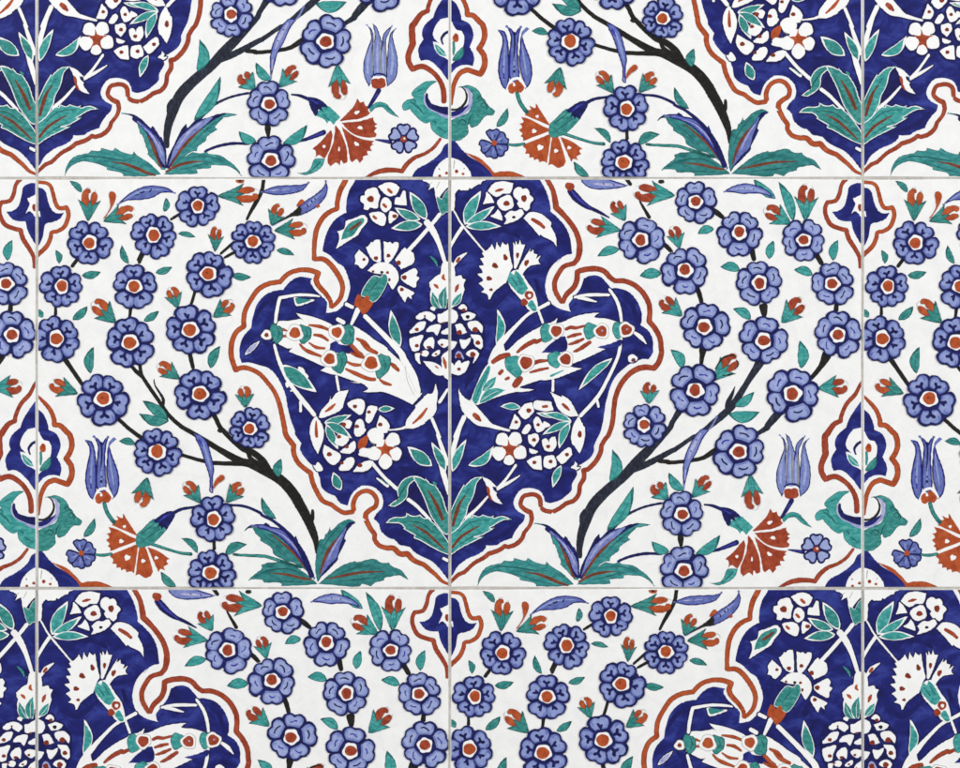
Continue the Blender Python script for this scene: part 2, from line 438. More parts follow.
# ---- serrated leaf tuft at the foot of the branch
W(250, 504)
def blade(T, name, s, mi, rib=None, ribw=(6, 24, 12), mo='dgreen', d=0.6, streaks=(), parent=None):
    p = T.part(name, parent, zone=None if parent else 'tuft')
    p.of(s, mo, mi, d)
    for q in streaks: p.s(*q)
    if rib:
        r = T.part('midrib', p) if not parent else p
        r.s(rib, 'rib', *ribw)
    return p
t1 = blade(A, 'serrated_leaf', '520,602* 500,560 440,420 330,290 240,215 150,185 60,185 0,188 @140,504 860,195* @250,504 20,192 40,230 80,270 80,290* 110,310 170,350 180,380* 200,410 290,460* 350,470 430,520 480,560', 'teal', '165,238 270,320 360,400 430,490 485,560',
      streaks=[('100,240 200,320 300,420', 'dgreen', 4, 8, 3), ('140,300 260,400', 'dgreen', 4, 6)])
t1.s('@140,504 835,215 880,180 960,170 @250,504 60,172', 'navy', 6, 16, 22, 16)
P = smooth(parse('@140,504 940,185* @250,504 0,172 60,163 110,160 160,178 240,195 300,228 350,266 430,370 482,480 522,604* 475,565 400,445 320,348 235,265 150,216 60,194'))
t1.raw(P, 'navy'); t1.raw(inset(P, 1.0), 'wash'); t1.raw(inset(P, 1.7), 'mid')
t1.s('150,205 250,240 330,310 400,400 450,490', 'lav', 3, 7, 9, 8, 4); t1.s('200,205 290,255 370,330 440,430', 'wash', 4, 9, 10, 5); t1.s('240,255 330,335 420,450', 'wash', 4, 8, 4)
t1.f('350,272* 368,255 385,300 400,330', 'navy'); t1.f('105,168* 125,150 165,180', 'navy')
blade(A, 'serrated_leaf', '540,640* 430,650 250,657* 240,630 110,630* 100,605* 0,602 @140,504 875,612* @250,504 8,585 90,520 90,490* 140,470 240,465 300,470* 380,510 430,545 500,600', 'teal', '160,552 300,565 400,590 495,605', (5, 22, 16),
      streaks=[('40,580 150,530 300,520 420,560', 'dgreen', 4, 10, 10, 4), ('140,610 300,620 440,625', 'dgreen', 4, 9, 4)])
t3 = blade(A, 'serrated_leaf', '538,622* 522,520 530,400 555,290 590,280 600,240* 620,230 640,182* 652,210 720,150 790,122 845,145* 790,200 720,300 640,430 560,600', 'teal',
      streaks=[('560,420 620,290 720,180', 'dgreen', 4, 10, 4)])
t3.f('845,148* 790,150 710,255 640,345 600,440 552,602* 640,515 700,450 705,420* 740,350 768,290* 758,270 785,200', 'navy')
t3.f('770,185 710,265 645,350 605,440 560,580* 630,490 690,430 720,330 750,250', 'mid')
t3.s('740,240 680,330 620,450', 'lav', 5, 14, 5)
A.part('midrib', t3).s('705,262 640,350 600,430 552,570', 'rib', 6, 26, 24, 6)
blade(A, 'serrated_leaf', '545,640* 640,560 740,490 842,455* 862,465 960,440 @350,504 210,443* 250,470 310,468* 340,500 410,530 468,605* 435,590 390,570 330,580 280,590 270,612* 200,630 168,657* 100,640 60,662 -100,652 @250,504 700,650', 'teal',
      '615,600 760,570 870,550 960,543 @350,504 270,540', (6, 22, 20, 5), streaks=[('700,560 850,510 1000,490', 'dgreen', 4, 10, 4), ('720,620 900,600 1040,580', 'dgreen', 4, 10, 4)])

# ---- tulip
W(30, 428)
tu = A.part('tulip', zone='flower')
for s, ls in (('500,58* 555,92 572,130 598,90 632,60* 612,140 602,260 612,490 535,490 530,300 542,160 525,100', ['570,180 572,300 570,470']),
          ('438,95* 495,110 522,190 530,300 532,480 512,582* 470,540 441,430 450,320 470,230 474,160', ['500,200 490,330 488,500']),
          ('684,78* 640,130 655,210 700,330 716,430 702,520 660,572* 640,500 610,380 616,230 626,140', ['632,200 650,330 670,460'])):
    P = smooth(parse(s)); tu.raw(P, 'navy'); tu.raw(inset(P, 1.0), 'wash'); tu.raw(inset(P, 1.7), 'mid')
    for l in ls: tu.s(l, 'lightA', 5, 16, 8)
tu.s('570,110 575,200 568,330', 'navy', 18, 14, 8); tu.s('565,270 575,290', 'navy', 10); tu.s('570,330 570,345', 'navy', 10); tu.e(570, 428, 10, 12, 'navy'); tu.e(572, 390, 7, 9, 'navy')
tu.s('608,300 612,400 640,500', 'hair', 5, 9, 7); tu.s('480,380 486,400', 'wash', 12); tu.s('486,440 490,490', 'wash', 12)
tu.s('505,590 540,510 580,485 625,495 665,560', 'paper', 10, 22, 22, 10)
A.part('tulip_base', tu).f('520,565 540,525 570,525* 580,505 615,510 650,555 625,595 582,590* 560,605 535,600', 'redA').e(570, 535, 10, 12, 'paper')

# ---- red carnation
W(30, 504)
ca = A.part('carnation', zone='flower')
ca.f('868,258* 655,168* 682,146 658,128* 702,125 690,92* 738,112 744,72* 780,130 852,240', 'red')
ca.f('878,287* 640,378* 640,350 618,338* 635,318 608,288* 634,266 613,238* 645,222 626,183* 700,205 800,258', 'red')
ca.f('868,315* 858,380 832,552* 806,538 770,548* 760,520 728,532* 724,506 692,512* 690,482 658,478* 664,442 642,425* 655,402 760,360', 'red')
ca.f('872,350* 925,352 985,540* 962,578 920,590 872,562 845,572* 855,480', 'red')
ca.f('@140,504 60,345* 150,380 240,440* 212,452 226,482* 192,500 202,532* 162,520 150,545* 118,480', 'red')
for x, y, r in ((755, 180, 13), (730, 297, 18), (778, 428, 24), (905, 455, 17)): ca.e(x, y, r, r * .9, 'paper', j=.15)
W(140, 504); ca.e(130, 430, 15, 13, 'paper', j=.15)
cx_ = A.part('calyx', ca)
cx_.of('-28,250 30,190 110,120 180,170 225,195* 150,275 100,320 30,345 -25,340', 'dgreen', 'green', .5)
cx_.s('0,240 60,200 120,150', 'dgreen', 8, 10, 4); cx_.s('20,300 90,250 160,200', 'dgreen', 5, 8, 4)
cx_.f('112,125* 200,68 255,55 282,88 250,150 212,208* 190,185 175,210* 160,175 130,195* 150,150 118,150', 'navy'); cx_.s('150,140 200,100 240,80', 'wash', 8, 20, 8)

# ---- little rosette
W(30, 504)
ro = A.part('rosette', zone='flower')
for a_ in (-95, -30, 38, 105, 165, 225):
    cx0, cy0 = 410, 398
    if a_ == 225: continue
    c_, s_ = math.cos(math.radians(a_)), math.sin(math.radians(a_))
    q = lambda v, u: '%.1f,%.1f' % (cx0 + v * c_ - u * s_, cy0 + v * s_ + u * c_)
    P = smooth(parse(' '.join([q(8, 0), q(50, -40), q(96, -60), q(120, -30), q(112, 0), q(122, 28), q(94, 60), q(50, 40)])))
    ro.raw(P, 'navy'); ro.raw(inset(P, 1.6), 'mid')
    ro.s(q(40, -6) + ' ' + q(85, -12), 'lightA', 12, 8); ro.s(q(50, 8) + ' ' + q(72, 14), 'navy', 8, 5)
A.part('flower_centre', ro).e(410, 392, 22, 22, 'redA')

# ---- small cartouche on the left edge (upper end)
W(30, 170)
c1 = A.part('cartouche', zone='cart')
c1.f('30,135 70,140 105,150 130,185 145,250 170,310 210,345 270,343* 240,390 190,415 130,430 112,470 105,530 65,612 30,640', 'field')
c1.s('70,330 80,375', 'paper', 16, 12)
A.part('border', c1).s('40,100 75,98 130,105 165,130 185,190 205,265 235,305 292,300* 308,345 300,400 275,455 220,490 175,500 165,540 140,600 100,645 40,700', 'red', 28, 30, 34, 36, 36, 32, 38, 36)
# ---- small cartouche on the left edge (lower end)
W(30, 428)
c2 = A.part('cartouche', zone='cart')
c2.f('30,-190 68,-150 110,-108 140,-40 150,15* 210,45 242,110 240,170 215,235* 245,290 250,340 240,387* 180,375 120,392 65,442 30,470', 'field')
c2.f('30,-20 60,10 105,92 150,108 172,160 162,225* 130,305 75,362 30,380', 'paper')
A.part('leaf', c2).lf(78, 345, 168, 222, 58, .1, d=.4).s('85,185 88,240 84,300', 'green', 18, 24, 14)
A.part('flower_centre', c2).e(103, 160, 25, 36, 'redA')
bo = A.part('border', c2)
bo.s('@30,342 40,410 62,432 110,480 160,540 190,610 195,665* 240,668 290,715 @30,428 320,60 335,130 320,195 288,245* 328,300 335,370 318,420 300,450* 240,430 190,418 130,450 90,530 75,620 66,700', 'red', 16, 34, 38, 44, 46, 44, 46, 48, 44, 40, 34, 22)
# ---- green cloud scroll
W(30, 504)
cl = A.part('cloud_scroll', zone='cart')
cl.of('@30,428 120,555* 200,538 260,560 300,600 312,632 342,660 352,692 408,735 @30,504 418,135* 400,170 350,175 320,200 280,250 232,270 212,245* 200,250 205,310 170,350 120,375 30,365 @30,504 30,200 60,210 130,180 200,150 228,90 235,0 @30,428 200,585 150,558', 'dgreen', 'green', .5)
cl.s('50,180 130,165 200,110 222,40 205,-25 165,-48', 'lav', 36, 34, 36, 34, 26, 10)
cl.s('40,165 120,150 185,105 205,85', 'field', 36, 40, 30, 8)
cl.s('50,125 120,122 172,80 192,20 172,-36 140,-55', 'black', 16, 18, 22, 20, 14, 5)
for q in ('300,100 320,70 345,80 340,110 310,105', '120,240 150,205 185,225 170,250 145,240', '200,250 215,200 240,150', '330,60 360,95 345,130', '270,40 300,20 330,60', '180,300 205,300'):
    cl.s(q, 'dgreen', 6, 12, 6)
# ---- foot of the next medallion at the lower left corner
c3 = A.part('medallion_tip', zone='cart')
c3.f('20,415 60,378 100,380 140,430 200,490 280,540 340,580 390,640 402,700* 228,700* 220,630 180,570 120,525 20,500', 'field')
c3.f('20,480 60,505 120,527 180,572 222,632 230,700* 20,700*', 'paper')
c3.e(110, 620, 15, 15, 'redA'); c3.e(162, 640, 12, 10, 'redA'); c3.s('95,530 85,600', 'hair', 8, 5); c3.s('165,600 178,592', 'navy', 10, 6); c3.e(110, 612, 7, 6, 'black'); c3.e(30, 640, 12, 12, 'redA')
A.part('border', c3).f('170,465* 280,505 350,560 412,630* 480,618 570,625 665,668 660,700* 405,700* 392,645 340,585 280,540', 'red')

# =================================================================== medallion of tile A
W(350, 170)
md = A.part('medallion', zone='med')
md.f('@250,170 838,40* 838,85 790,170 770,270 770,340* 700,380 640,450 595,560 580,652* 640,685 700,745 @250,256 750,90 790,190 800,260 780,340 740,400 690,440 608,456* 615,370 560,310 520,270 485,210 497,180* 440,168 380,170 320,205 265,270* 190,280 110,320 50,400 20,500 8,575* @140,256 840,625 805,690 795,765 @140,342 800,130 815,167* 870,165 960,187 @250,342 150,210 210,270 255,350 285,430 300,520 325,620 355,700 @250,428 365,60 410,120* 400,170 440,240 500,300 @250,428 540,318* 540,350 560,410 570,470 620,520 682,545* 720,600 780,622* 800,560 830,510 880,470 @350,428 130,460 200,480 250,530 265,590 255,640 215,680 190,720 @350,504 190,117* 230,160 250,220 310,270 360,282* 400,330 470,332* 510,380 580,422* 640,450 700,500 750,560 790,610 840,640* @350,170 840,40*', 'field')
for s, w in (('@350,256 230,330 330,380 380,300 500,380', (20, 60, 40, 20)), ('@350,170 400,500 560,480 620,520', (20, 40, 20)), ('@350,428 400,320 560,330 640,300', (20, 50, 20)), ('@250,342 330,60 480,170 560,200', (10, 30, 10)),
             ('@250,256 30,520 100,400 200,330', (20, 40, 20)), ('@350,342 600,720 720,600', (20, 30)), ('@250,256 860,80 900,250', (30, 50)), ('@350,504 300,230 420,310 560,350', (14, 36, 14))):
    md.s(s, 'deep', *w)
bo = A.part('border', md)
bo.s('@250,170 770,50 765,80 720,170 700,250 697,310* 630,340 570,400 530,490 515,600 513,715* 580,712 640,752 @250,256 710,160 740,240 730,320 695,375 645,415*', 'red', 46, 44, 40, 38, 42, 42, 40, 36, 40, 44, 44, 40, 36, 30)
bo.s('@250,256 645,418* 645,365 605,300 550,240 530,190 548,138* 480,115 400,112 310,140 240,207* 150,222 70,265 10,345 @140,256 845,430 830,500 832,562* 770,610 735,690 728,770 @140,342 735,135 765,225* 820,205 890,220 @250,342 80,258 130,312 190,390 230,480 255,580 275,680 @250,428 290,60 350,140* 350,200 380,270 430,320 485,360* 500,430 530,500 580,580 650,612* 700,650 760,678 838,665*', 'red', 30, 40, 46, 40, 38, 40, 42, 40, 40, 42, 44, 42, 38, 36, 36, 40, 42, 44, 40, 40, 40, 40, 36, 40)
bo.s('@350,428 36,668* 25,620 42,560 80,518 130,503 180,522 212,570 205,625 160,655 128,685* 122,730 @350,504 125,120 160,190 197,240* 200,290 240,335 300,352* 350,355 400,398 460,398* 510,450 590,485* 650,535 700,580 740,620 800,645', 'red', 40, 38, 36, 38, 38, 40, 44, 40, 38, 40, 44, 46, 44, 40, 36, 30, 20)
A.part('scroll_tip', md).f('@250,428 505,295 525,300 545,272 585,328 565,345 545,345 530,340', 'paper')

md.f('@350,428 500,470 560,430 590,560 640,690 660,730 560,620 480,540', 'halo')
# white stems
W(350, 170)
ws = A.part('stem', md)
ws.s('600,405 640,450 700,560 760,740 775,790', 'paper', 60, 60, 42, 36, 30)
ws.s('725,345 650,440 500,610 440,670', 'paper', 36, 32, 36, 34)
ws.s('@350,256 70,415 45,470 5,560', 'paper', 50, 40, 18)
ws.s('@350,256 110,470 250,610 400,768 @350,342 430,140 505,280 545,420', 'paper', 42, 42, 48, 62, 74, 60)
ws.s('@350,342 785,372 710,490', 'paper', 22, 30); ws.s('@350,342 650,600 720,768 @350,428 700,50 785,300', 'paper', 30, 26, 34, 46)
ws.s('@350,342 455,675 400,695 305,705', 'paper', 26, 16, 12)
ws.s('@350,428 690,180 740,340 800,540', 'paper', 10, 50, 40)
ws.s('@350,428 165,265 270,390 385,495', 'paper', 32, 30, 34); ws.s('@350,428 455,565 530,620 650,745', 'paper', 34, 30, 28); ws.s('@350,428 210,398 310,470', 'paper', 16, 30); ws.s('@350,428 245,405 300,455', 'greenA', 6, 12, 6)
ws.s('@250,256 560,325 500,315 380,312 238,335* 215,440 203,540', 'paper', 16, 26, 26, 30, 32, 28); ws.s('@250,256 690,500 760,540', 'paper', 36, 40)
ws.s('@250,256 760,380 830,415', 'paper', 36, 30)
ws.s('@250,342 193,15 225,130 262,220 325,340 400,440 525,595', 'paper', 24, 32, 40, 38, 44, 36); ws.s('@250,342 405,470 405,562', 'paper', 26, 24); ws.s('@250,342 295,320 300,365', 'paper', 34, 24); ws.s('@250,342 325,385 335,395', 'paper', 26)
ws.f('@250,342 385,200 430,215 440,245* 468,275 440,300 400,265', 'paper')
ws.s('@250,342 690,265 712,395', 'paper', 24, 22)

# leaves on the cobalt ground
A.wleaf(md, 612, 398, 478, 175, 96, .0); A.wleaf(md, 562, 398, 358, 302, 74, -.04); A.wleaf(md, 580, 436, 330, 468, 82, .02)
lf = A.part('leaf', md)
lf.f('@250,170 688,632* 715,545 700,490* 755,470 765,408* 830,388 910,360 940,410 892,472 862,522* 800,560 750,592', 'paper')
lf.f('@250,170 730,560* 745,500 790,430 850,400 905,385 912,415 870,465 830,520 780,545', 'greenA'); lf.s('@250,170 795,480 850,445 890,412', 'rib', 18, 26, 14)
W(350, 256)
A.wleaf(md, 402, 730, 328, 435, 86, -.04); A.part('leaf', md).s('640,0 680,40 700,85', 'greenA', 8, 22, 8)
W(250, 256)
A.part('leaf', md).f('355,332 430,345 515,352 450,382 378,402 360,380', 'paper').f('365,335 430,343 490,352 440,372 385,385 370,370', 'greenA')
A.wleaf(md, -40, 790, 78, 680, 40, mi='lav', d=.3)
W(250, 342)
A.wleaf(md, 252, 185, 532, 398, 118, .02)
W(350, 428)
A.wleaf(md, 655, 302, 460, 150, 100, -.02); A.wleaf(md, 765, 350, 652, 115, 70, .03)
W(250, 428); A.wleaf(md, 725, 498, 665, 352, 78, -.02)
W(350, 342); A.wleaf(md, 225, 540, 355, 530, 50, mi='green')

# cluster flower, upper
W(350, 170)
fl = A.part('cluster_flower', md)
fl.f('150,155 190,145 215,152* 228,190 238,205* 225,260 218,300 190,305* 160,298 140,318 112,312* 115,270 90,250 88,212* 120,205 125,175', 'paper')
fl.f('230,133* 300,103 360,115 392,140* 370,190 320,207 270,180', 'paper'); fl.f('280,222 322,250 326,300 282,335 248,300 252,250', 'paper')
fl.f('425,172 440,170* 452,282* 358,272* 370,225 400,222', 'paper'); fl.f('155,350* 230,338 282,370 272,442 220,430 180,400', 'paper'); fl.f('320,335 382,362 340,410 315,422', 'paper')
fl.e(165, 233, 28, 26, 'redA'); fl.s('300,150 338,188', 'redA', 26, 22); fl.s('262,270 295,302', 'redA', 24, 22); fl.s('182,365 215,395', 'redA', 24, 20); fl.e(357, 370, 20, 16, 'redA')
# half flower on the top edge
hf = A.part('half_flower', md)
hf.f('580,50* 582,85 612,95 640,120 628,162* 672,140 682,200 700,235 760,160 800,130 840,130* 840,50*', 'paper')
hf.of('690,215 735,235* 760,180 800,150 840,150* 840,320* 770,340 740,365* 712,315', 'paper', 'greenA', .4); hf.s('620,130 660,95', 'hair', 5, 3); hf.s('690,150 720,90', 'hair', 5, 3)

# white carnation
W(350, 256)
cn = A.part('carnation', md)
for s in ('72,-50* 150,30 100,102 60,70 35,68* 45,30 38,0 50,-20', '@350,170 128,620* 150,605 170,578 185,582* 200,562 240,558* 247,722 200,732 160,690', '@350,170 270,568* 300,580 320,575* 340,590 365,575 390,582* 380,640 330,722 280,742',
          '358,30* 430,-62 455,-50 480,-42* 500,-30 512,-8 516,20* 500,62 410,106*', '408,155* 510,100 540,128 530,160* 556,178 530,205* 530,245 508,252* 420,200', '400,235* 510,290 490,320 494,348* 460,325 440,372* 380,272',
          '140,118* 200,65 262,50 332,70 382,130 385,200 340,272* 300,200 290,150 200,140'): cn.f(s, 'paper')
for x, y, r, m in ((112, 28, 14, 'redA'), (208, 18, 18, 'redA'), (308, -2, 17, 'redA'), (388, 55, 21, 'redA'), (435, 172, 21, 'redA'), (415, 268, 17, 'redA'), (185, 124, 11, 'redA'), (255, 131, 13, 'black'), (300, 133, 13, 'redA'), (312, 190, 15, 'redA')): cn.e(x, y, r, r * .9, m)
cn.of('195,155 245,165 262,140* 292,148 305,190 275,270 225,345 182,375* 130,335 88,312 110,250 155,185', 'paper', 'greenA', .55); cn.s('150,300 200,230 250,180', 'dgreenA', 4, 8, 4)
cn.f('62,308 85,320 105,345* 130,318 150,320* 160,362 188,372* 155,430 105,468 65,412 32,390', 'redA')

# half palmette on the right edge
pa = A.part('palmette', md)
pa.f('840,40* 785,45 740,60 722,140 692,160 632,212* 650,270 700,340 840,340*', 'paper'); pa.s('752,145 745,175 765,195', 'redA', 12, 28, 10); pa.s('668,225 690,240 708,262', 'redA', 12, 28, 10); pa.s('715,95 720,85', 'hair', 5)
pa.lf(740, 445, 648, 270, 66, -.08, mo='paper', d=.35); pa.lf(752, 445, 768, 222, 74, -.08, mo='paper', d=.35)

# pine-cone fruit
cf = A.part('pine_cone', md)
cf.f('@350,256 470,520 560,440 700,420 840,420* @350,342 840,290* 720,250 600,170 490,80', 'navy')
for s in ('705,468 725,470* 760,448 800,425 840,425* 840,525* 760,522 735,532 708,525', '530,492 575,455 640,452 682,490 650,522* 615,500 600,480 570,505', '478,612 520,560 550,535 602,528 590,580* 545,605', '612,600 650,560 722,552 710,600 695,632* 665,605', '738,620 760,590 840,560* 840,625*',
          '478,672 520,650 582,638 560,700 545,752 500,752', '590,702 630,660 662,655 672,700 665,740* 640,715 615,742', '703,690 735,668 780,672 840,690* 840,735* 790,715 750,730', '655,408 680,420 672,438 645,422',
          '@350,342 525,95 562,92* 552,120 562,176* 530,140', '@350,342 570,85 600,70 628,85 615,112 580,105', '@350,342 658,102 700,70 718,68 712,95 680,112', '@350,342 590,155* 660,165 722,195 745,235 800,255* 700,262 640,215', '@350,342 735,122* 760,90 840,40* 840,310* 772,290 742,235'): cf.f(s, 'paper')
for x, y, r in ((535, 588, 17), (598, 480, 9), (535, 718, 17), (627, 730, 14), (735, 710, 12), (750, 535, 10)): cf.e(x, y, r, r * .85, 'redA')
cf.s('@350,342 745,120 760,170 768,215', 'redA', 10, 30, 12); cf.s('@350,342 680,190 710,215', 'redA', 10, 14, 5); cf.e(570, 775, 12, 8, 'redA'); cf.e(688, 785, 12, 8, 'redA')

# serrated white leaf below the cone
W(350, 342)
al = A.part('white_leaf', md)
al.f('685,335* 702,410 692,490* 690,545 655,600 600,640 600,650* 520,688 448,692* 450,630 500,560 525,530 520,510* 570,465 600,430 620,415* 660,408', 'paper'); al.s('618,525 570,590 500,655', 'redA', 14, 30, 12)
W(250, 342)
al = A.part('white_leaf', md)
al.f('553,602* 568,550 632,480 645,425* 650,460 700,402 790,385* 752,480 742,520* 700,560 580,607', 'paper'); al.s('600,560 650,525 685,492', 'redA', 14, 28, 14)
W(250, 428)
al = A.part('white_leaf', md)
al.f('530,-95* 500,-60 480,0 482,60 510,150 545,207* 578,110 592,40 575,-30', 'paper'); al.s('530,-60 530,20 535,78', 'redA', 10, 26, 26)

# green spray and cluster flower, lower
W(250, 342)
A.wleaf(md, 595, 645, 810, 582, 62, .04, d=.5); A.wleaf(md, 598, 645, 815, 770, 72, -.04, d=.5)
W(250, 428); A.wleaf(md, 610, -30, 705, 168, 66, .02, d=.5)
W(250, 342)
cf = A.part('cluster_flower', md)
for s in ('783,500 830,465 895,462 917,510 890,575 850,562', '850,640 890,620 912,680 870,752 838,730', '@350,342 148,520 200,518 218,530 200,570 160,642 128,620', '@350,342 240,588* 300,640 312,692 270,722 218,682', '745,640 790,625* 812,645 790,690 755,670',
          '@250,428 595,138* 650,170 722,215 702,270 660,292 612,250 588,200', '@250,428 725,190 780,150 832,108 842,160 800,200', '@250,428 715,322 770,250 820,238 832,280 795,330 740,338', '@250,428 828,347* 880,290 960,262 975,300 920,342', '@250,428 840,40 890,0 925,15 880,62', '@250,428 870,205 930,170 970,200 950,228 890,222', '@350,342 150,720 200,690 300,720 @350,428 230,40 150,70', '@250,428 680,120* 700,60 740,55 790,90 740,140'): cf.f(s, 'paper')
for x, y, r in ((840, 515, 18), (855, 675, 18), (952, 560, 16), (1042, 660, 19), (750, 660, 20)): cf.e(x, y, r, r * .85, 'redA')
W(250, 428)
for x, y, r in ((635, 210, 21), (775, 150, 16), (735, 280, 15), (880, 298, 20), (712, 70, 18)): cf.e(x, y, r, r * .85, 'redA')
cf.f('868,165* 862,130 885,88 938,60 942,110 912,165', 'redA')
W(350, 428)
sf = A.part('star_flower', md)
for x, y, r in ((345, 92, 56), (358, 205, 57), (283, 275, 54), (190, 202, 58), (212, 70, 62)): sf.e(x, y, r, r * .95, 'paper')
sf.e(278, 165, 72, 72, 'paper'); sf.e(120, 188, 48, 30, 'paper'); sf.s('160,110 200,140', 'hair', 6, 4); sf.s('140,160 175,160', 'hair', 6, 4)
sf.f('278,88* 300,142 375,152* 318,188 342,248* 280,205 232,245* 250,188 202,150* 262,145', 'redA')

# green leaf tuft at the foot
W(350, 428)
def tuft(s, mi, *streak):
    p = A.part('serrated_leaf', md); P = smooth(parse(s)); p.raw(P, 'paper'); p.raw(inset(P, .8), mi)
    for q in streak: p.s(*q)
    return p
tuft('305,622* 345,590 385,560 378,490 430,410 510,382 560,392* 490,440 465,485 455,555 390,612 350,628', 'green', ('370,590 420,500 470,430', 'dgreenA', 5, 12, 5))
tuft('500,385* 560,392 600,412 605,400* 645,445 690,452 665,430* 735,540 768,640 800,720 800,830 760,850 690,770 640,690 590,560 545,470', 'green', ('620,490 690,610 745,740', 'rib', 8, 30, 26), ('720,560 760,680', 'dgreenA', 6, 12, 5), ('570,470 640,620 700,740', 'dgreenA', 4, 10, 4))
W(350, 504)
tuft('285,152* 340,108 440,100 450,70* 490,92 520,95 560,85* 590,110 625,110* 700,180 760,260 800,330 800,400 740,388 650,342 560,292 510,272 520,250* 430,200 440,190* 390,155', 'green', ('500,165 600,220 680,290 760,368', 'rib', 6, 22, 22, 10), ('420,140 560,150 680,240', 'dgreenA', 4, 9, 4), ('470,200 580,265 700,345', 'dgreenA', 4, 9, 4))
A.part('leaf', md).s('740,430 790,455', 'paper', 22, 26)

# the large split white lotus leaf with red and green knops
W(250, 256)
lo = A.part('lotus', md)
lo.f('228,520* 320,518 400,505 432,520* 368,458* 470,478 560,508 640,542 688,568 @350,256 20,560 100,600 200,672 290,730 @350,342 310,70 400,150 440,210 530,400 575,410 500,502* 380,440 265,400 165,402 105,397* 145,372 90,330 0,318 @250,342 880,330 770,290 690,262 640,255 562,228* 605,200 560,182 450,130 310,75* 340,45 @250,256 300,740 230,705 185,680* 200,600', 'paper')
lo.f('642,700* 690,680 720,708 805,712* 850,765 870,795* 800,780 690,775 635,775*', 'field')
lo.f('@250,342 800,20* 860,60 905,95 850,90 770,88', 'field')
lo.s('@350,342 440,190 460,310 515,430', 'hair', 2, 4, 3); 
for s, w in (('465,552 560,565 645,597', (10, 24, 16)), ('505,630 570,640 630,680', (14, 24, 14)), ('468,690 530,730 605,740', (10, 22, 14)), ('395,700 450,755 575,805', (12, 26, 16)), ('255,583 300,600', (22, 10)), ('245,642 320,640', (20, 12)), ('848,658 910,690 960,745', (14, 30, 22)),
             ('@250,342 795,5 850,70 915,130', (22, 28, 22)), ('@250,342 765,152 830,182 920,182', (12, 22, 14)), ('@250,342 760,212 840,250 940,292 1010,300', (12, 26, 26, 22)), ('@350,342 0,82 60,110 115,130', (14, 22, 14)), ('@350,342 85,-5 140,50 225,92', (16, 30, 20)), ('@350,342 305,162 350,190 395,235', (14, 28, 18)), ('@350,342 232,292 270,325 335,345', (10, 24, 14))):
    lo.s(s, 'redA', *w)
def knop(x, y, r, gx, gy, grx, gry, rot=0, m='redA'):
    k = A.part('knop', lo)
    k.e(gx, gy, grx + 2, gry + 2, 'dgreenA', rot, .1); k.e(gx, gy, grx - 5, gry - 5, 'greenA', rot, .1); k.s('%g,%g %g,%g %g,%g' % (gx + grx * .1, gy - gry * .6, gx + grx * .45, gy, gx + grx * .1, gy + gry * .6), 'dgreenA', 4, 8, 4)
    k.e(x, y, r + 25, r + 25, 'hair', j=.09); k.e(x, y, r + 21, r + 21, 'paper', j=.09); k.e(x, y, r, r, m, j=.07)
knop(133, 632, 18, 212, 618, 50, 78, -15)
knop(360, 615, 44, 432, 622, 60, 74, -10); knop(695, 610, 42, 778, 632, 62, 82, 10)
W(250, 342); knop(637, 135, 44, 712, 160, 64, 86, 15)
W(350, 342); knop(170, 168, 52, 258, 188, 62, 96, 15)
# =================================================================== TILE B
# the medallion rises along the left edge of this tile
B = Tile('B', X0 + TW, Y0)
W(660, 342)
br = B.part('branch', zone='ground')
br.s('@550,504 240,435 235,360 250,250 295,110 @550,428 350,610 450,505 600,375 700,265 800,165 950,10 @660,342 100,640 160,545 200,490', 'slate', 40, 62, 84, 90, 84, 80, 84, 76, 50, 44, 70)
br.s('@550,428 255,768 262,690 280,645', 'slate', 40, 50, 10)
br.s('@550,428 620,350 760,295 860,245 960,190 @660,428 130,165 260,75 @660,342 300,745 400,670 540,550 600,480 700,320 790,180 815,120', 'slate', 50, 56, 50, 44, 36, 34, 44, 58, 58, 54, 46, 60, 84)
br.s('@550,428 860,262 960,272 @660,428 60,278 200,266 340,240 440,180 500,170', 'black', 36, 34, 32, 32, 34, 44, 44)
br.s('@660,342 540,545 548,480 575,420 602,352', 'slate', 50, 44, 28, 6)
br.s('@660,428 740,70 860,-5 @660,342 860,670 950,570 1010,520 @760,342 200,490', 'slate', 30, 38, 54, 66, 60, 50)
br.s('@660,342 345,40 335,130 325,200', 'black', 70, 40, 28)
br.s('@760,342 545,80 490,190 400,300', 'black', 90, 44, 34)
br.s('@660,170 400,300 440,330 510,385', 'black', 30, 46, 34); br.s('@660,170 725,600 755,730', 'black', 54, 36)
br.s('@660,256 275,210 310,290 335,380', 'black', 30, 42, 34); br.s('@660,256 825,380 835,490', 'black', 84, 36)
br.s('@760,256 612,370 608,450', 'black', 34, 44); br.s('@760,170 440,660 500,760', 'black', 46, 40)
br.s('@550,170 715,245 800,390', 'black', 16, 34); br.s('@550,170 890,570 970,650 @660,170 95,660', 'black', 26, 40, 30)
br.s('@550,170 590,40 650,125', 'black', 36, 30); br.s('@660,504 160,210 166,290 168,345', 'black', 26, 54, 22)
W(550, 504)
st = B.part('stem', zone='ground')
st.s('470,215 520,165 600,95 740,28 880,-5 @660,428 20,605', 'navy', 60, 36, 24, 20, 20, 20); st.s('500,190 600,98 740,28', 'slate', 12, 12, 8)
st.s('535,462 640,420 770,396 900,402', 'navy', 20, 24, 26, 18)
st.s('@660,428 350,612 420,622 500,655', 'navy', 14, 26, 30)
st.s('@660,504 365,380 430,375 520,345 630,300', 'navy', 8, 26, 36, 44); st.s('@660,504 480,358 610,310', 'wash', 8, 16)
st.s('@760,504 222,365 290,375 360,388', 'navy', 8, 26, 36); st.s('@760,504 260,370 340,382', 'wash', 6, 14)
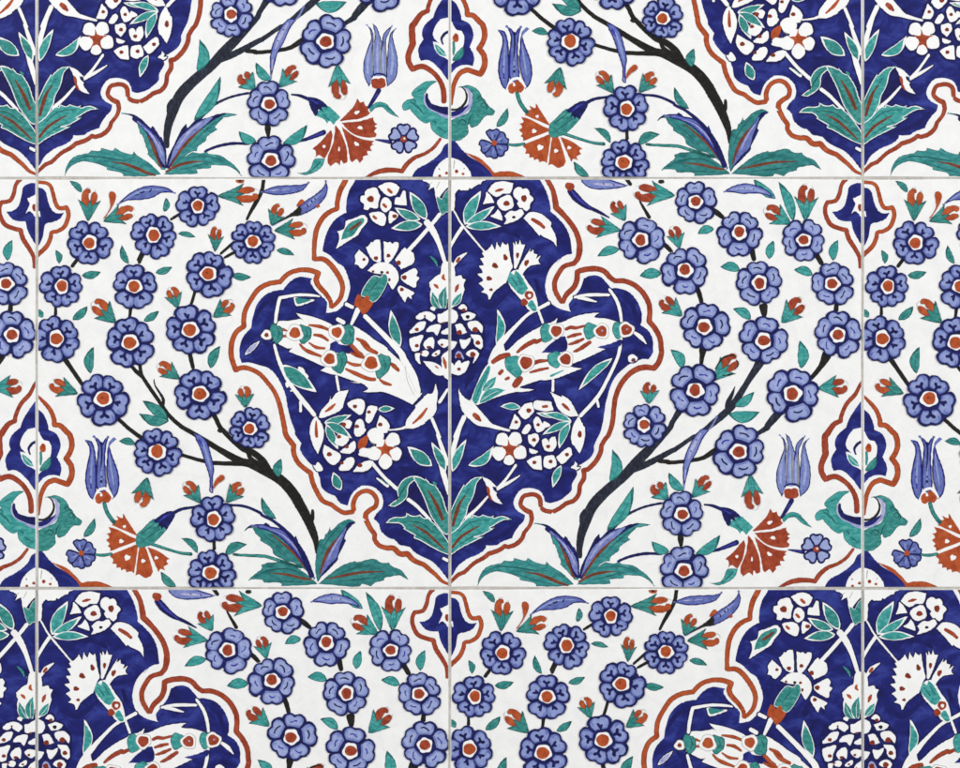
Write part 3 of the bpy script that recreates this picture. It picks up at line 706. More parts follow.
st.s('@760,428 262,565 225,630 168,725', 'navy', 40, 34, 26); st.s('@760,428 245,600 215,650', 'wash', 12, 10)

# ---- small leaves
W(760, 170)
B.leaf(585, 725, 622, 560, 76, -.1); B.leaf(72, 712, 108, 565, 72, -.06)
B.leaf(268, 410, 148, 92, 84, .06)
W(660, 170)
B.leaf(432, 470, 300, 510, 72, .1); B.leaf(925, 230, 745, 72, 76, -.04)
W(550, 170)
B.leaf(555, 632, 380, 690, 76, .08)
W(660, 256)
B.leaf(640, 110, 482, 88, 80, .1); B.leaf(728, 505, 585, 422, 76, .1)
W(550, 256); B.leaf(890, 140, 715, 160, 86, .06)
W(760, 256); B.leaf(420, 150, 272, 110, 76, .1)
W(660, 342); B.leaf(182, 212, 85, 60, 84, .14); B.leaf(550, 580, 798, 560, 96, .12); B.leaf(598, 515, 752, 400, 76, .08)
W(760, 342); B.leaf(330, 212, 318, -12, 90, .10)
W(550, 428); B.leaf(485, 435, 500, 172, 92, .16); B.leaf(455, 820, 668, 468, 96, .08)
W(660, 428); B.leaf(190, 505, 70, 358, 76, -.1)
W(660, 504); B.leaf(285, 408, 482, 248, 84, .1); B.leaf(72, 385, -68, 300, 80, -.12)
p = B.part('leaf').of('622,520* 600,580 540,625 470,648 400,632* 470,625 510,590 530,530 560,515', 'dgreen', 'green', .5); p.s('590,540 540,590 480,635', 'dgreen', 8, 12, 4)
W(760, 504)
p = B.part('leaf').of('178,112* 240,65 310,78 350,120 418,190* 340,158 285,108 230,112 190,145', 'dgreen', 'green', .45); p.s('240,95 310,100 380,160', 'dgreen', 4, 9, 4)

# ---- slender blue leaves
W(660, 170)
B.blue_leaf('503,178* 580,130 680,107 780,125 865,168 918,232* 850,202 760,188 660,192 570,178', [('560,160 700,145 840,180', 'light', 6, 26, 6), ('670,140 680,150', 'navy', 10), ('740,150 755,156', 'navy', 10), ('620,150 640,158', 'mid', 8)])
W(550, 170)
b = B.blue_leaf('235,40* 420,60 520,90 628,125* 540,147 400,157 310,142 255,95', [('340,110 500,120 590,125', 'lav', 14, 22, 8), ('420,105 440,120', 'navy', 10, 6), ('500,112 520,128', 'wash', 10)])
b = B.part('blue_leaf'); b.s('478,384 400,340 340,312 290,288 220,232 150,150', 'navy', 8, 26, 30, 50, 66, 50); b.s('330,310 280,275 220,225 170,165', 'wash', 8, 16, 20, 10)
b.e(158, 132, 38, 32, 'redB', 20)
W(660, 428)
B.blue_leaf('@660,342 455,590* @660,428 400,0 330,8 260,90 205,210 182,330 188,495* 212,400 242,290 292,200 345,80 420,-20', [('330,40 270,140 225,250', 'lav', 10, 30, 14), ('285,90 295,100', 'navy', 12), ('240,180 255,190', 'navy', 10), ('205,330 198,420', 'lav', 12, 6)])

# ---- buds
W(760, 170); B.bud(362, 410, 375, 122, 98); B.bud(248, 432, 45, 310, 92)
W(660, 170); B.bud(155, 628, 105, 455, 74)
W(550, 170); B.bud(565, 482, 300, 440, 92); B.bud(600, 405, 512, 250, 76)
bd = B.bud(1000, 205, 680, 175, 104); bd.e(890, 92, 24, 18, 'black')
W(660, 256); B.bud(178, 480, 10, 345, 86)
W(760, 256); B.bud(172, 535, 335, 352, 98)
W(660, 342); bd = B.bud(425, 305, 615, 115, 92)
bd.s('440,220 500,130 580,105 605,125', 'black', 8, 16, 10); bd.s('610,140 625,180 600,220', 'black', 8, 12, 6); bd.s('500,270 585,255', 'black', 8, 14)
W(550, 342); B.bud(790, 495, 800, 325, 78)
W(760, 342); B.bud(465, 370, 695, 348, 92)
W(660, 428); B.bud(258, 555, 395, 395, 78); B.bud(720, 370, 748, 645, 92); B.bud(60, 570, -52, 448, 86)

# ---- blossoms
for wx, wy, L in (
    (660, 170, [(283, 256, 180, -90, 5), (635, 500, 192, 92, 5)]),
    (550, 170, [(725, 558, 196, -75, 5)]),
    (760, 170, [(350, 562, 176, -58, 5)]),
    (660, 256, [(200, 115, 196, 95, 5), (355, 566, 202, -85, 5), (795, 215, 194, -97, 5), (825, 678, 204, -75, 5)]),
    (760, 256, [(578, 222, 186, -103, 5), (622, 632, 194, -85, 5)]),
    (660, 342, [(282, 388, 208, -63, 5)]),
    (760, 342, [(260, 412, 222, -70, 5)]),
    (550, 342, [(750, 662, 178, -100, 6)]),
    (660, 428, [(628, 188, 212, -67, 5), (175, 688, 186, -90, 5)]),
    (660, 504, [(190, 530, 202, -90, 5)])):
    W(wx, wy)
    for a in L: B.blossom(*a)

# ---- serrated leaf tuft
W(550, 504)
t = blade(B, 'serrated_leaf', '@440,504 752,155* 800,160 850,190 880,240 905,320* 925,340 950,420* 970,470 @550,504 80,480 130,530 195,605* 232,592 170,420 90,300 30,230 @440,504 850,175', 'teal', '78,325 130,430 195,595', (8, 30, 20))
t.f('@440,504 770,152* 850,165 920,205 @550,504 60,228 108,272* 125,258 150,290 185,345* 195,345 232,450 235,592* 190,570 140,420 70,310 20,255 -40,205 @440,504 840,178', 'navy')
t.f('0,215 60,255 110,300 170,370 215,460 225,575* 185,520 140,400 80,305 20,250', 'mid'); t.s('60,270 140,360 200,480', 'lav', 6, 16, 6)
t.s('30,250 110,300 170,400', 'wash', 8, 10, 6)
blade(B, 'serrated_leaf', '190,642* 140,590 80,540 0,490 @440,504 850,458* 840,482 760,465 702,428* 680,452 592,433* 580,457 512,450* 490,472 380,500 320,570 298,658* 335,595 400,552 470,540 560,560 640,590* 640,605 750,632 770,657* 880,660 @550,504 100,657', 'teal',
      '@440,504 680,545 780,560 880,597 960,632 @550,504 150,652', (6, 22, 28, 12), streaks=[('@440,504 360,540 470,500 620,510 800,540', 'dgreen', 4, 12, 14, 5), ('@440,504 620,560 760,610 900,640', 'dgreen', 4, 10, 5)])
t = blade(B, 'serrated_leaf', '805,166* 720,152 640,165 540,220 440,330 340,440 262,590* 330,540 420,470 480,455* 490,420 555,372* 560,340 645,282* 625,262 690,190* 750,180', 'teal', '515,275 400,385 320,490 262,590', (6, 26, 22, 10), streaks=[('700,180 560,280 440,400', 'dgreen', 4, 12, 5)])
t.f('730,152* 640,162 580,185 500,205* 490,190 440,235 400,275* 392,240 355,282 310,370 250,500 232,592* 265,590 330,480 420,375 520,280 620,205', 'navy')
t.f('600,185 500,222 420,280 350,345 290,450 250,580* 320,475 410,370 500,285 570,225', 'mid'); t.s('520,225 410,310 320,440', 'lav', 6, 18, 8)
B.part('midrib', t).s('520,270 400,385 320,490 262,590', 'rib', 6, 24, 22, 10)
blade(B, 'serrated_leaf', '215,645* 330,530 400,490 440,465* 500,475 560,465 570,480 660,490 740,540 805,600 838,662* 790,612 720,577 640,570 585,570* 590,592 500,600 470,602* 480,637 380,642', 'teal', '225,625 330,570 430,546 525,538', (14, 24, 22, 5), streaks=[('400,510 560,500 700,540', 'dgreen', 4, 12, 5), ('330,610 470,575 600,545', 'dgreen', 4, 10, 5)])

# ---- tulip
W(760, 428)
tu = B.part('tulip', zone='flower')
for s, ls in (('203,42* 240,80 265,150 280,190* 295,120 365,55* 332,130 312,200 318,470 212,460 198,260 222,160', ['245,180 240,300 245,440', '288,230 285,330 290,450']),
          ('150,48* 195,90 212,150 205,260 212,450 175,552* 140,480 128,400 138,320 165,240 190,170 182,100', ['188,220 165,330 165,450']),
          ('398,78* 365,130 378,210 402,310 404,420 380,495 320,552* 312,470 322,300 332,180 352,115', ['350,200 365,320 350,460'])):
    P = smooth(parse(s)); tu.raw(P, 'navy'); tu.raw(inset(P, .95), 'mid')
    for l in ls: tu.s(l, 'lightB', 6, 22, 14)
for l in ('225,120 210,250 205,430', '268,190 262,300 268,450', '300,200 310,330 308,460'): tu.s(l, 'hair', 5, 10, 8)
tu.s('285,190 275,260', 'navy', 12, 6); tu.s('190,470 235,448 290,452 318,475', 'navy', 10, 16, 10)
tu.s('190,520 215,480 250,478 295,480 310,540', 'paper', 12, 24, 22, 14)
B.part('tulip_base', tu).f('192,520 200,490 235,485 250,490* 270,478 300,490 308,540 280,562 250,570 205,555', 'redB')

# ---- red carnation
W(660, 504)
ca = B.part('carnation', zone='flower')
ca.f('742,212* 830,125 862,80 882,35* 905,68 935,58* 945,92 @760,504 178,98* 168,130 185,152* 120,200 0,212 -50,218*', 'red')
ca.f('@760,504 -45,230* 60,222 150,205 210,185* 215,220 243,240* 220,258 242,272* 216,298 236,320* 225,347* 130,346 30,308', 'red')
ca.f('@760,504 -45,262* 50,330 130,362 218,378* 196,395 216,405* 186,422 196,455* 160,460 170,490* 126,500 130,520* 100,552* 75,522 45,545* 25,530 0,400', 'red')
ca.f('705,250* 745,300 795,430 802,545* 772,560* 750,530 740,575* 712,548 665,582* 642,520 690,380', 'red')
ca.f('672,285* 682,340 660,440 618,520* 576,488 545,510* 550,462 523,438* 600,370 640,320', 'red')
ca.s('790,215 880,212 @760,504 130,198 200,165', 'paper', 8, 18, 20, 8)
for x, y, rx, ry, ro_ in ((878, 148, 22, 13, -25), (904, 270, 20, 13, 10), (875, 400, 22, 13, 35), (735, 442, 7, 18, 0), (615, 420, 12, 12, 0)): ca.e(x, y, rx, ry, 'paper', ro_, .12)
ca.f('705,232* 725,228 765,285 745,290', 'paper'); ca.f('645,250* 665,255 695,300 680,302', 'paper')
k_ = B.part('calyx', ca)
k_.f('545,160* 600,110 650,95 700,140 752,190* 715,225 700,262 650,262 600,215', 'paper')
k_.f('548,165 600,112 650,98 700,140 748,188* 715,215 690,248* 660,215 640,240* 610,200', 'green'); k_.s('600,160 660,210', 'dgreen', 6, 10)
k_.f('465,25* 540,28 600,55 650,105* 600,110 610,145* 570,125 565,160 545,180* 510,120 490,60', 'navy'); k_.s('510,45 570,80', 'wash', 10, 14)

# ---- little rosette
W(760, 504)
ro = B.part('rosette', zone='flower')
for a_ in (-90, -22, 50, 125, 205):
    cx0, cy0 = 452, 358
    c_, s_ = math.cos(math.radians(a_)), math.sin(math.radians(a_))
    q = lambda v, u: '%.1f,%.1f' % (cx0 + v * c_ - u * s_, cy0 + v * s_ + u * c_)
    P = smooth(parse(' '.join([q(12, 0), q(50, -44), q(100, -58), q(124, -30), q(116, 0), q(124, 30), q(98, 58), q(50, 44)])))
    ro.raw(P, 'navy'); ro.raw(inset(P, 2.0), 'light')
ro.e(452, 360, 34, 34, 'navy')
B.part('flower_centre', ro).e(452, 362, 25, 25, 'redB').e(458, 356, 8, 8, 'paper')

# ---- small cartouche on the right edge (upper end)
W(760, 170)
c1 = B.part('cartouche', zone='cart')
c1.f('860,105* 820,105 760,108 710,140 695,220 670,290 630,325 578,335* 620,390 680,412 730,410* 745,480 780,550 820,610 860,640*', 'field')
c1.f('860,160* 815,190 790,208 742,230* 762,275 732,348* 765,330 800,365 820,385 860,390*', 'paper'); c1.e(802, 300, 20, 30, 'redB')
B.part('border', c1).s('@760,170 700,60 655,115 635,190 605,245 540,258* 520,310 532,380 570,440 640,470 690,480* 710,550 760,630 795,700 800,790', 'red', 40, 30, 34, 34, 34, 36, 38, 36, 38, 40, 36, 32, 26)
# ---- small cartouche on the right edge (lower end)
W(760, 428)
c2 = B.part('cartouche', zone='cart')
c2.f('860,-260* 810,-215 760,-150 710,-70 690,-5* 630,45 598,110 608,170* 570,240 575,310 590,342* 660,342 740,410 800,490 860,530*', 'field')
c2.f('860,0* 800,0 745,15 698,80 690,150 735,200* 700,192* 740,280 800,330 860,360*', 'paper')
B.part('leaf', c2).lf(800, 315, 688, 190, 56, -.05, mo='paper', d=.5)
c2.s('768,215 755,165 790,120 830,108', 'navy', 12, 20, 24, 22)
bo = B.part('border', c2)
bo.s('@760,342 840,290 805,335 760,420 690,500 650,595 645,632* 590,660 540,730 @760,428 520,70 520,140 525,208* 492,290 492,350 522,410* 600,388 680,430 740,500 770,580 775,685', 'red', 20, 30, 36, 34, 34, 44, 50, 54, 52, 46, 46, 44, 40, 40, 44, 44)
W(760, 504)
cl = B.part('cloud_scroll', zone='cart')
cl.of('@760,428 722,505* 630,508 550,560 515,605 535,642* 470,660 438,705 455,745* @760,504 500,122* 560,190 620,235 662,225* 680,290 740,340 800,360 860,370* 860,150* 740,165 690,115 640,60 612,0 @760,428 620,605 660,550', 'dgreen', 'green', .5)
cl.s('@760,428 628,600 620,660 650,715 720,752 @760,504 780,175 860,190', 'lav', 10, 18, 20, 20, 30, 30)
cl.s('@760,428 640,600 638,650 665,700 720,725 @760,504 770,132 860,140', 'navy', 12, 34, 44, 52, 66, 60)
for q in ('@760,428 520,650 545,665 540,690', '690,215 710,230 700,250', '500,60 560,100 620,170', '@760,428 560,590 600,570', '720,260 790,310'): cl.s(q, 'dgreen', 6, 12, 5)
c3 = B.part('medallion_tip', zone='cart')
c3.f('510,700* 518,665 560,600 650,550 740,480 785,405 860,370*  860,700*', 'field')
c3.f('675,700* 690,640 712,590 760,535 820,505 860,500* 860,700*', 'paper')
c3.e(740, 655, 13, 11, 'redB'); c3.e(795, 633, 13, 12, 'redB'); c3.s('730,595 745,608', 'navy', 12, 6)
B.part('border', c3).s('140,672 250,622 350,608 440,618* 480,560 540,510 620,478 690,430 752,352', 'red', 14, 36, 44, 36, 38, 34, 28, 28, 22)

# =================================================================== medallion of tile B
W(440, 170)
md = B.part('medallion', zone='med')
md.f('60,40* 790,40* 802,80 850,170 880,270 885,332* @550,170 60,380 120,450 160,540 177,670* 110,690 50,750 @440,256 960,20 890,90 850,180 843,260 860,330 890,380 960,422 @550,256 165,447* 150,390 190,330 240,260 272,178* 330,155 400,165 450,210 487,258* 540,258 620,280 690,350 730,440 735,510 722,552* 780,590 820,660 825,750 @550,342 820,90 790,137* 730,140 650,170 570,230 510,300 470,400 445,500 430,600 410,700 @550,428 370,100 352,140* 350,190 310,250 228,302* 190,315 210,340 215,380 180,440 170,500 120,550 70,582 0,600 @440,428 840,590* 820,530 780,495 700,480 640,500 597,560 592,620 625,665 682,698* @440,504 670,135 630,180 590,240 580,272* 500,300 450,330 368,330* 360,360 310,400 230,432* 150,490 100,570 60,600*', 'field')
for s, w in (('@440,256 250,330 400,400 560,280', (20, 60, 20)), ('@440,170 300,520 500,480 640,540', (20, 50, 30)), ('@440,428 300,330 420,360 520,300', (20, 70, 20)), ('@440,504 350,300 500,250 620,140', (12, 40, 14)), ('@440,342 200,380 230,300 300,200', (10, 60, 20)), ('@550,342 60,250 220,300 350,250', (20, 40, 20)),
             ('@550,256 580,320 660,400 690,520', (20, 40, 20)), ('@440,256 760,180 800,300', (20, 50))):
    md.s(s, 'deep', *w)
bo = B.part('border', md)
bo.s('@440,170 840,40 862,85 902,160 922,250 928,300* @550,170 100,350 160,420 210,500 237,600 225,700 190,748* 120,768 @550,256 80,120 40,200 40,270 68,330 100,380*', 'red', 38, 40, 40, 48, 50, 42, 44, 44, 46, 50, 44, 38, 40, 42, 40, 40, 34)
bo.s('@550,256 100,380* 130,312 190,250 215,190 218,128* 270,110 360,102 430,120 480,170 520,200* 590,200 670,230 740,290 790,380 798,460 792,522* 840,580 880,660 890,750 @550,342 892,90 870,160 832,210* 760,202 690,220 620,270 560,350 525,440 510,540 500,640 470,740 @550,428 440,90 412,140* 405,190 370,260 310,325 268,338* 272,400 240,460 230,530 190,580 130,602* 80,640 20,672 @440,428 900,672 840,660 805,635*', 'red', 36, 44, 44, 44, 46, 44, 40, 42, 42, 44, 42, 44, 44, 42, 44, 46, 48, 44, 42, 42, 40, 40, 38, 38, 40, 40, 38, 36, 38, 36, 36, 36)
bo.s('@440,428 805,635* 800,570 770,537 720,532 665,550 645,610 675,650 725,675* 735,720 @440,504 735,115 718,170 672,230* 655,275 610,320 550,342 520,335* 470,370 388,398* 350,430 270,475 200,540 140,570 70,640', 'red', 36, 38, 36, 34, 36, 40, 36, 30, 34, 38, 36, 36, 38, 36, 34, 32, 34, 32, 24)
B.part('scroll_tip', md).f('@550,428 165,315 195,290 198,262* 218,290 210,310 240,312 215,335 190,325', 'paper')

md.f('@440,428 340,400 400,520 380,560 300,630 220,690 250,600 290,500', 'halo')
# white stems
ws = B.part('stem', md)
W(440, 170)
ws.s('95,300 130,360 170,430 260,540 370,670', 'paper', 14, 15, 20, 15, 16); ws.s('185,450 130,530 70,635', 'paper', 34, 28, 26)
ws.s('@440,256 880,372 790,420 700,470 580,590 470,720 @440,342 430,90 390,170', 'paper', 32, 30, 28, 34, 50, 50, 26); ws.s('@440,256 785,430 825,540', 'paper', 22, 24)
ws.s('@440,428 165,-20 120,120 85,280', 'paper', 34, 44, 44); ws.s('@440,342 200,585 115,775', 'paper', 44, 36)
ws.s('@440,428 612,290 520,420 450,495', 'paper', 26, 22, 34); ws.s('@440,428 642,378 560,430 460,485', 'paper', 10, 28, 30)
ws.s('@440,428 385,545 300,640 200,730', 'paper', 20, 26, 36)
ws.s('@550,256 190,332 300,312 480,312', 'paper', 22, 30, 24); ws.s('@550,256 215,330 290,345 375,368', 'paper', 30, 30, 8); ws.s('@550,256 470,260 530,350 560,440 572,530', 'paper', 22, 30, 30, 24)
ws.s('@550,256 665,608 720,645 772,705', 'paper', 26, 40, 8); ws.s('@550,256 568,650 555,760 @550,342 530,150 460,300 380,440 235,600', 'paper', 28, 30, 28, 32, 34, 32); ws.s('@550,342 375,460 390,525', 'paper', 24, 22)
ws.s('@550,342 25,295 22,400', 'paper', 22, 24)
W(550, 342); ws.e(660, 132, 38, 32, 'paper'); ws.e(668, 145, 18, 16, 'deep'); ws.e(668, 145, 12, 10, 'redB')
ws.s('@440,342 420,670 500,695 560,710', 'paper', 30, 26, 22)

# leaves
W(440, 170)
B.wleaf(md, 198, 440, 328, 168, 96, -.04); B.wleaf(md, 205, 432, 435, 290, 70, .04); B.wleaf(md, 205, 452, 490, 450, 72, -.02)
W(440, 256); B.wleaf(md, 452, 710, 458, 425, 70, .12)
W(550, 342); B.wleaf(md, 500, 130, 228, 385, 68, .05)
W(440, 428); B.wleaf(md, 228, 300, 430, 145, 74, .14); B.wleaf(md, 98, 350, 210, 92, 70, -.04); B.wleaf(md, 920, -90, 770, -120, 40)
W(550, 428); B.wleaf(md, 88, 300, 22, 475, 62, .04)
W(440, 342); B.wleaf(md, 645, 525, 482, 515, 56, .04)

# cluster flower, upper
W(440, 170)
fl = B.part('cluster_flower', md)
for s in ('385,168* 430,112 500,95 582,108* 575,150 558,185* 500,188 450,212', '372,180* 400,205 432,262* 390,262 348,272* 365,230', '468,242 540,203 570,220 582,292 510,322 465,280', '600,155 640,140 660,160* 690,150 712,175 710,195* 745,235 720,265 715,305* 690,325 660,300 640,300* 620,270 630,250 592,205', '462,318* 485,350 498,402* 450,385 408,370* 440,350', '520,370* 560,332 600,335 650,318 668,350* 612,400 515,432* 535,400'): fl.f(s, 'paper')
fl.s('440,172 480,160 510,155', 'redB', 14, 26, 10); fl.e(532, 268, 26, 21, 'redB'); fl.e(672, 228, 23, 28, 'redB'); fl.e(590, 378, 15, 11, 'black')
hf = B.part('half_flower', md)
hf.f('40,40* 372,40* 370,75 335,95 328,115* 300,118 250,150 235,140* 225,160 165,165* 150,155 120,190* 112,310 60,340 40,340*', 'paper')
wl = B.part('white_leaf', md)
wl.f('668,387* 720,338 800,350 860,390 888,420 885,450* 925,530 932,615* 900,570 820,532 810,515 795,528* 730,450', 'paper'); wl.s('730,390 790,425 840,468', 'redB', 26, 34, 24)
# white carnation
W(440, 256)
cn = B.part('carnation', md)
cn.f('388,348* 378,308 328,290* 352,262 312,220* 345,190 298,145* 342,130 312,80* 348,70 322,20* 352,10 335,-25* 365,-40 400,-70 415,-95* 442,-50 452,-112* 482,-68 500,-112* 525,-88 545,-100* 560,0 582,90* 560,130 528,212* 440,280 400,345', 'paper')
cn.f('585,-115* 600,-85 604,-122* 625,-90 640,-128* 652,-92 682,-92* 650,0 608,100 592,95*', 'paper')
cn.f('725,-62* 716,-30 748,-50* 750,-20 778,-12* 768,22 805,-2 785,35 803,66* 720,80 660,142* 628,108 680,10', 'paper')
for x, y, rx, ry, a_ in ((440, 78, 27, 20, 35), (393, 180, 24, 18, 15), (408, 270, 15, 12, 0), (523, 12, 17, 27, -20), (620, -5, 13, 24, 5), (692, 55, 17, 27, 25)): cn.e(x, y, rx, ry, 'redB', a_, .1)
cn.f('545,205* 570,130 620,110 645,118* 700,210 760,300 785,430 745,445 700,420 640,340 570,260', 'paper')
cn.f('535,195* 552,150 560,125* 590,150 605,115* 650,160 705,260* 690,275 665,308 630,300 575,245', 'greenB'); cn.s('570,170 620,240', 'dgreenB', 5, 12); cn.s('610,150 660,230', 'dgreenB', 4, 9)
cn.e(712, 314, 36, 36, 'redB'); cn.e(716, 316, 14, 14, 'paper'); cn.e(674, 370, 28, 30, 'redB'); cn.f('700,390 738,355 775,428 745,440', 'greenB')
# half palmette on the left edge
pa = B.part('palmette', md)
pa.f('40,40* 80,42 112,75 122,165* 165,155 180,180* 205,190 190,220 195,270* 175,330 130,380 100,412 40,450*', 'paper'); pa.s('150,225 135,255 122,290', 'redB', 14, 32, 12); pa.lf(90, 405, 180, 285, 60, .05, mi='greenB', mo='paper', d=.3)
pb = B.part('white_leaf', md); pb.s('@440,170 108,768 150,710 215,662', 'paper', 20, 36, 8); pb.s('@440,170 130,740 160,700', 'redB', 22, 26)
# pine-cone fruit
cf = B.part('pine_cone', md)
cf.f('40,420* 130,440 260,450 330,520 350,650 330,760 @440,342 280,180 200,255 40,290*', 'navy')
for s in ('40,425* 80,425 130,450 138,495 105,535 40,530*', '148,415 185,388 212,415 205,435* 170,425', '172,470* 230,452 285,472* 260,500 200,512 185,495', '125,555* 170,545 212,612* 180,620 150,622', '222,540 290,522 338,565 332,612* 300,580 260,600', '160,670* 200,675 245,655* 235,690 190,742 168,710', '245,632* 320,640 340,712 325,742* 280,712 272,670', '40,700* 75,682 132,690* 100,742 40,760*',
          '@440,342 212,92 262,62 308,95 265,168* 280,120 240,115', '@440,342 40,160* 90,165 110,195* 150,150 170,175* 230,155 205,232* 150,262 85,245 40,230*'): cf.f(s, 'paper')
W(440, 342); cf.s('125,130 140,85 165,95 190,138', 'lav', 12, 22, 12)
for x, y, r in ((150, 110, 22), (262, 100, 24), (152, 217, 15)): cf.e(x, y, r, r * .9, 'redB')
W(440, 256)
for x, y, r, m in ((190, 432, 16, 'redB'), (222, 487, 17, 'black'), (155, 612, 22, 'redB'), (282, 590, 24, 'redB'), (303, 694, 20, 'redB')): cf.e(x, y, r, r * .9, m)
# big white bud leaf
W(440, 342)
wl = B.part('white_leaf', md)
wl.f('148,372* 180,430 235,468 240,458* 290,512 350,580 430,662 552,702* 480,702 380,682 290,660 220,602 195,575 170,530 155,450', 'paper'); wl.s('262,572 295,600 330,635', 'redB', 32, 44, 14)
W(550, 342)
wl = B.part('white_leaf', md)
wl.f('0,398* 90,440 95,425* 160,470 228,592* 150,592 70,540 30,450', 'paper'); wl.s('95,492 125,518 158,548', 'redB', 18, 30, 14)
wl = B.part('white_leaf', md)
wl.f('230,595* 262,660 @550,428 280,10 272,110 235,205* 200,150 175,120 170,50 195,-40', 'paper'); wl.e(238, 738, 17, 28, 'redB')
# spray and cluster flower, lower
W(550, 342); B.wleaf(md, 172, 632, -60, 572, 56, .05, d=.5); B.wleaf(md, 172, 638, -60, 740, 60, .03, d=.5)
W(550, 428); B.wleaf(md, 158, -45, 72, 165, 66, .05, d=.5)
W(440, 342)
cf = B.part('cluster_flower', md)
for s in ('628,560* 680,500 735,488* 752,555* 690,612 650,592', '750,500* 770,472 885,480* 905,545* 830,550 760,532', '598,578* 640,635 622,690 558,692*', '750,640 780,600 812,645 835,690 780,718', '658,722 700,660 725,682 690,732', '830,640 860,650 880,670 830,680', '@440,428 708,60* 770,48 788,90 750,148* 712,110', '@440,428 818,105 850,88 882,130 918,70 905,182* 845,178', '@440,428 715,165* 780,190 730,202',
          '@440,428 697,265* 750,235 805,222* 812,332* 745,320', '@440,428 838,232* 905,222 930,285* 880,322 832,300', '@550,428 52,235* 150,158 175,210* 130,262 90,282', '@550,428 -20,240* 30,240 50,290 20,310', '@550,428 0,90 40,80 45,150 0,170'): cf.f(s, 'paper')
for x, y, r in ((710, 548, 21), (610, 640, 15), (785, 662, 15)): cf.e(x, y, r, r * .9, 'redB')
cf.s('815,518 865,514', 'redB', 24, 24)
W(440, 428)
for x, y, r in ((752, 95, 17), (865, 148, 17), (755, 275, 17), (885, 268, 17), (1015, 212, 17), (886, 268, 15)): cf.e(x, y, r, r * .9, 'redB')
sf = B.part('star_flower', md)
for x, y, r in ((500, 92, 54), (602, 85, 54), (636, 195, 58), (474, 202, 58), (552, 258, 42)): sf.e(x, y, r, r * .96, 'paper')
sf.e(560, 165, 66, 66, 'paper')
sf.f('545,88* 572,138 648,140* 590,182 605,260* 560,215 505,242* 528,188 480,135* 535,140', 'redB')
# green leaf tuft at the foot
def tuftb(s, *streak):
    p = B.part('serrated_leaf', md); P = smooth(parse(s)); p.raw(P, 'paper'); p.raw(inset(P, .8), 'greenB')
    for q in streak: p.s(*q)
    return p
W(440, 428)
tuftb('40,900* 40,740 85,660 120,580 150,520 192,448* 200,460 265,402 345,388* 300,432 285,480* 262,560 230,620 212,690* 150,800 90,860', ('205,540 150,620 100,790', 'rib', 8, 34, 22), ('150,560 110,640 90,720', 'dgreenB', 4, 12, 4), ('250,470 180,560', 'dgreenB', 4, 8))
p = B.part('bud', md); p.f('338,392* 400,418 452,470* 425,480 432,500 458,518* 450,540 498,608* 440,590 400,540 372,460', 'paper'); p.f('372,470 395,480 405,540 432,592* 395,560 378,510', 'redB'); p.f('418,470 440,470 455,495 435,490', 'navy')
W(440, 504)
tuftb('40,430* 40,280 130,200 220,108 255,105 262,85* 310,100 340,85* 400,102 430,90* 430,112 500,95 572,122* 500,132 430,172 400,192 440,190* 330,252 270,262 350,262* 180,345 90,405', ('95,352 160,270 240,215 318,172', 'rib', 22, 24, 20, 6), ('120,260 240,150 400,125', 'dgreenB', 4, 10, 4), ('120,350 240,270 330,225', 'dgreenB', 4, 10, 4))
# the large white lotus leaf with red and green knops
W(440, 342)
lo = B.part('lotus', md)
lo.f('246,465* 290,350 340,235 400,150 420,100 500,20 @440,256 530,760 620,680 720,610 800,568 825,545* 835,545 900,528 938,497* 930,540 960,532 @550,256 100,530 190,488 280,465 392,453* 355,492 440,500 540,530 600,560 605,630 550,670 480,702 378,727* 440,745 @550,342 430,62 330,110 240,150 150,190 252,212* 150,252 50,290 -30,305 @440,342 800,305 690,340 640,365 755,382* 680,397 590,402 450,442 350,482 288,502', 'paper')
lo.f('@550,256 -70,775* 0,705 80,648 122,642* 142,715 118,765 30,772', 'field'); lo.f('@550,256 375,728* 480,702 570,668 560,720 440,740', 'field')
lo.f('255,460* 290,360 375,205 400,190* 395,250 345,370 295,492', 'greenB'); lo.lf(330, 400, 465, 262, 66, .03, mo='paper', d=.3, mi='greenB'); lo.lf(300, 495, 550, 372, 80, -.1, mo='paper', d=.3, mi='greenB')
lo.s('290,440 340,320 380,240', 'dgreenB', 4, 9, 4); lo.s('@550,342 110,225 0,275', 'greenB', 8, 22)
for s, w in (('412,170 480,122 565,98', (24, 36, 28)), ('612,88 680,32 760,-10 @440,256 760,690 835,660', (14, 26, 30, 26, 20)), ('468,262 505,222', (22, 24)), ('518,302 558,283', (16, 22)), ('585,362 620,320 652,275', (34, 44, 36)), ('715,182 790,155 865,148', (28, 26, 16)), ('715,245 800,222 872,208', (14, 20, 14)),
             ('@550,256 118,592 160,572 210,575 285,556', (18, 24, 18, 14)), ('@550,256 135,652 200,632 255,622', (14, 24, 14)), ('@550,256 155,708 220,685 275,660', (14, 24, 14)), ('@550,256 200,768 260,730 325,685', (14, 28, 22)), ('@550,342 185,80 250,48 330,-5', (12, 26, 18)), ('@550,342 145,22 220,-5', (12, 20))):
    lo.s(s, 'redB', *w)
def knopb(x, y, r, gx, gy, grx, gry, rot=0):
    k = B.part('knop', lo)
    k.e(gx, gy, grx + 2, gry + 2, 'dgreenB', rot, .08); k.e(gx, gy, grx - 4, gry - 4, 'greenB', rot, .08)
    k.e(x, y, r + 20, r + 20, 'hair', j=.09); k.e(x, y, r + 16, r + 16, 'paper', j=.09); k.e(x, y, r, r, 'redB', j=.07); k.e(x + 6, y - 4, r * .17, r * .17, 'lav') if (x + y) % 3 == 0 else None
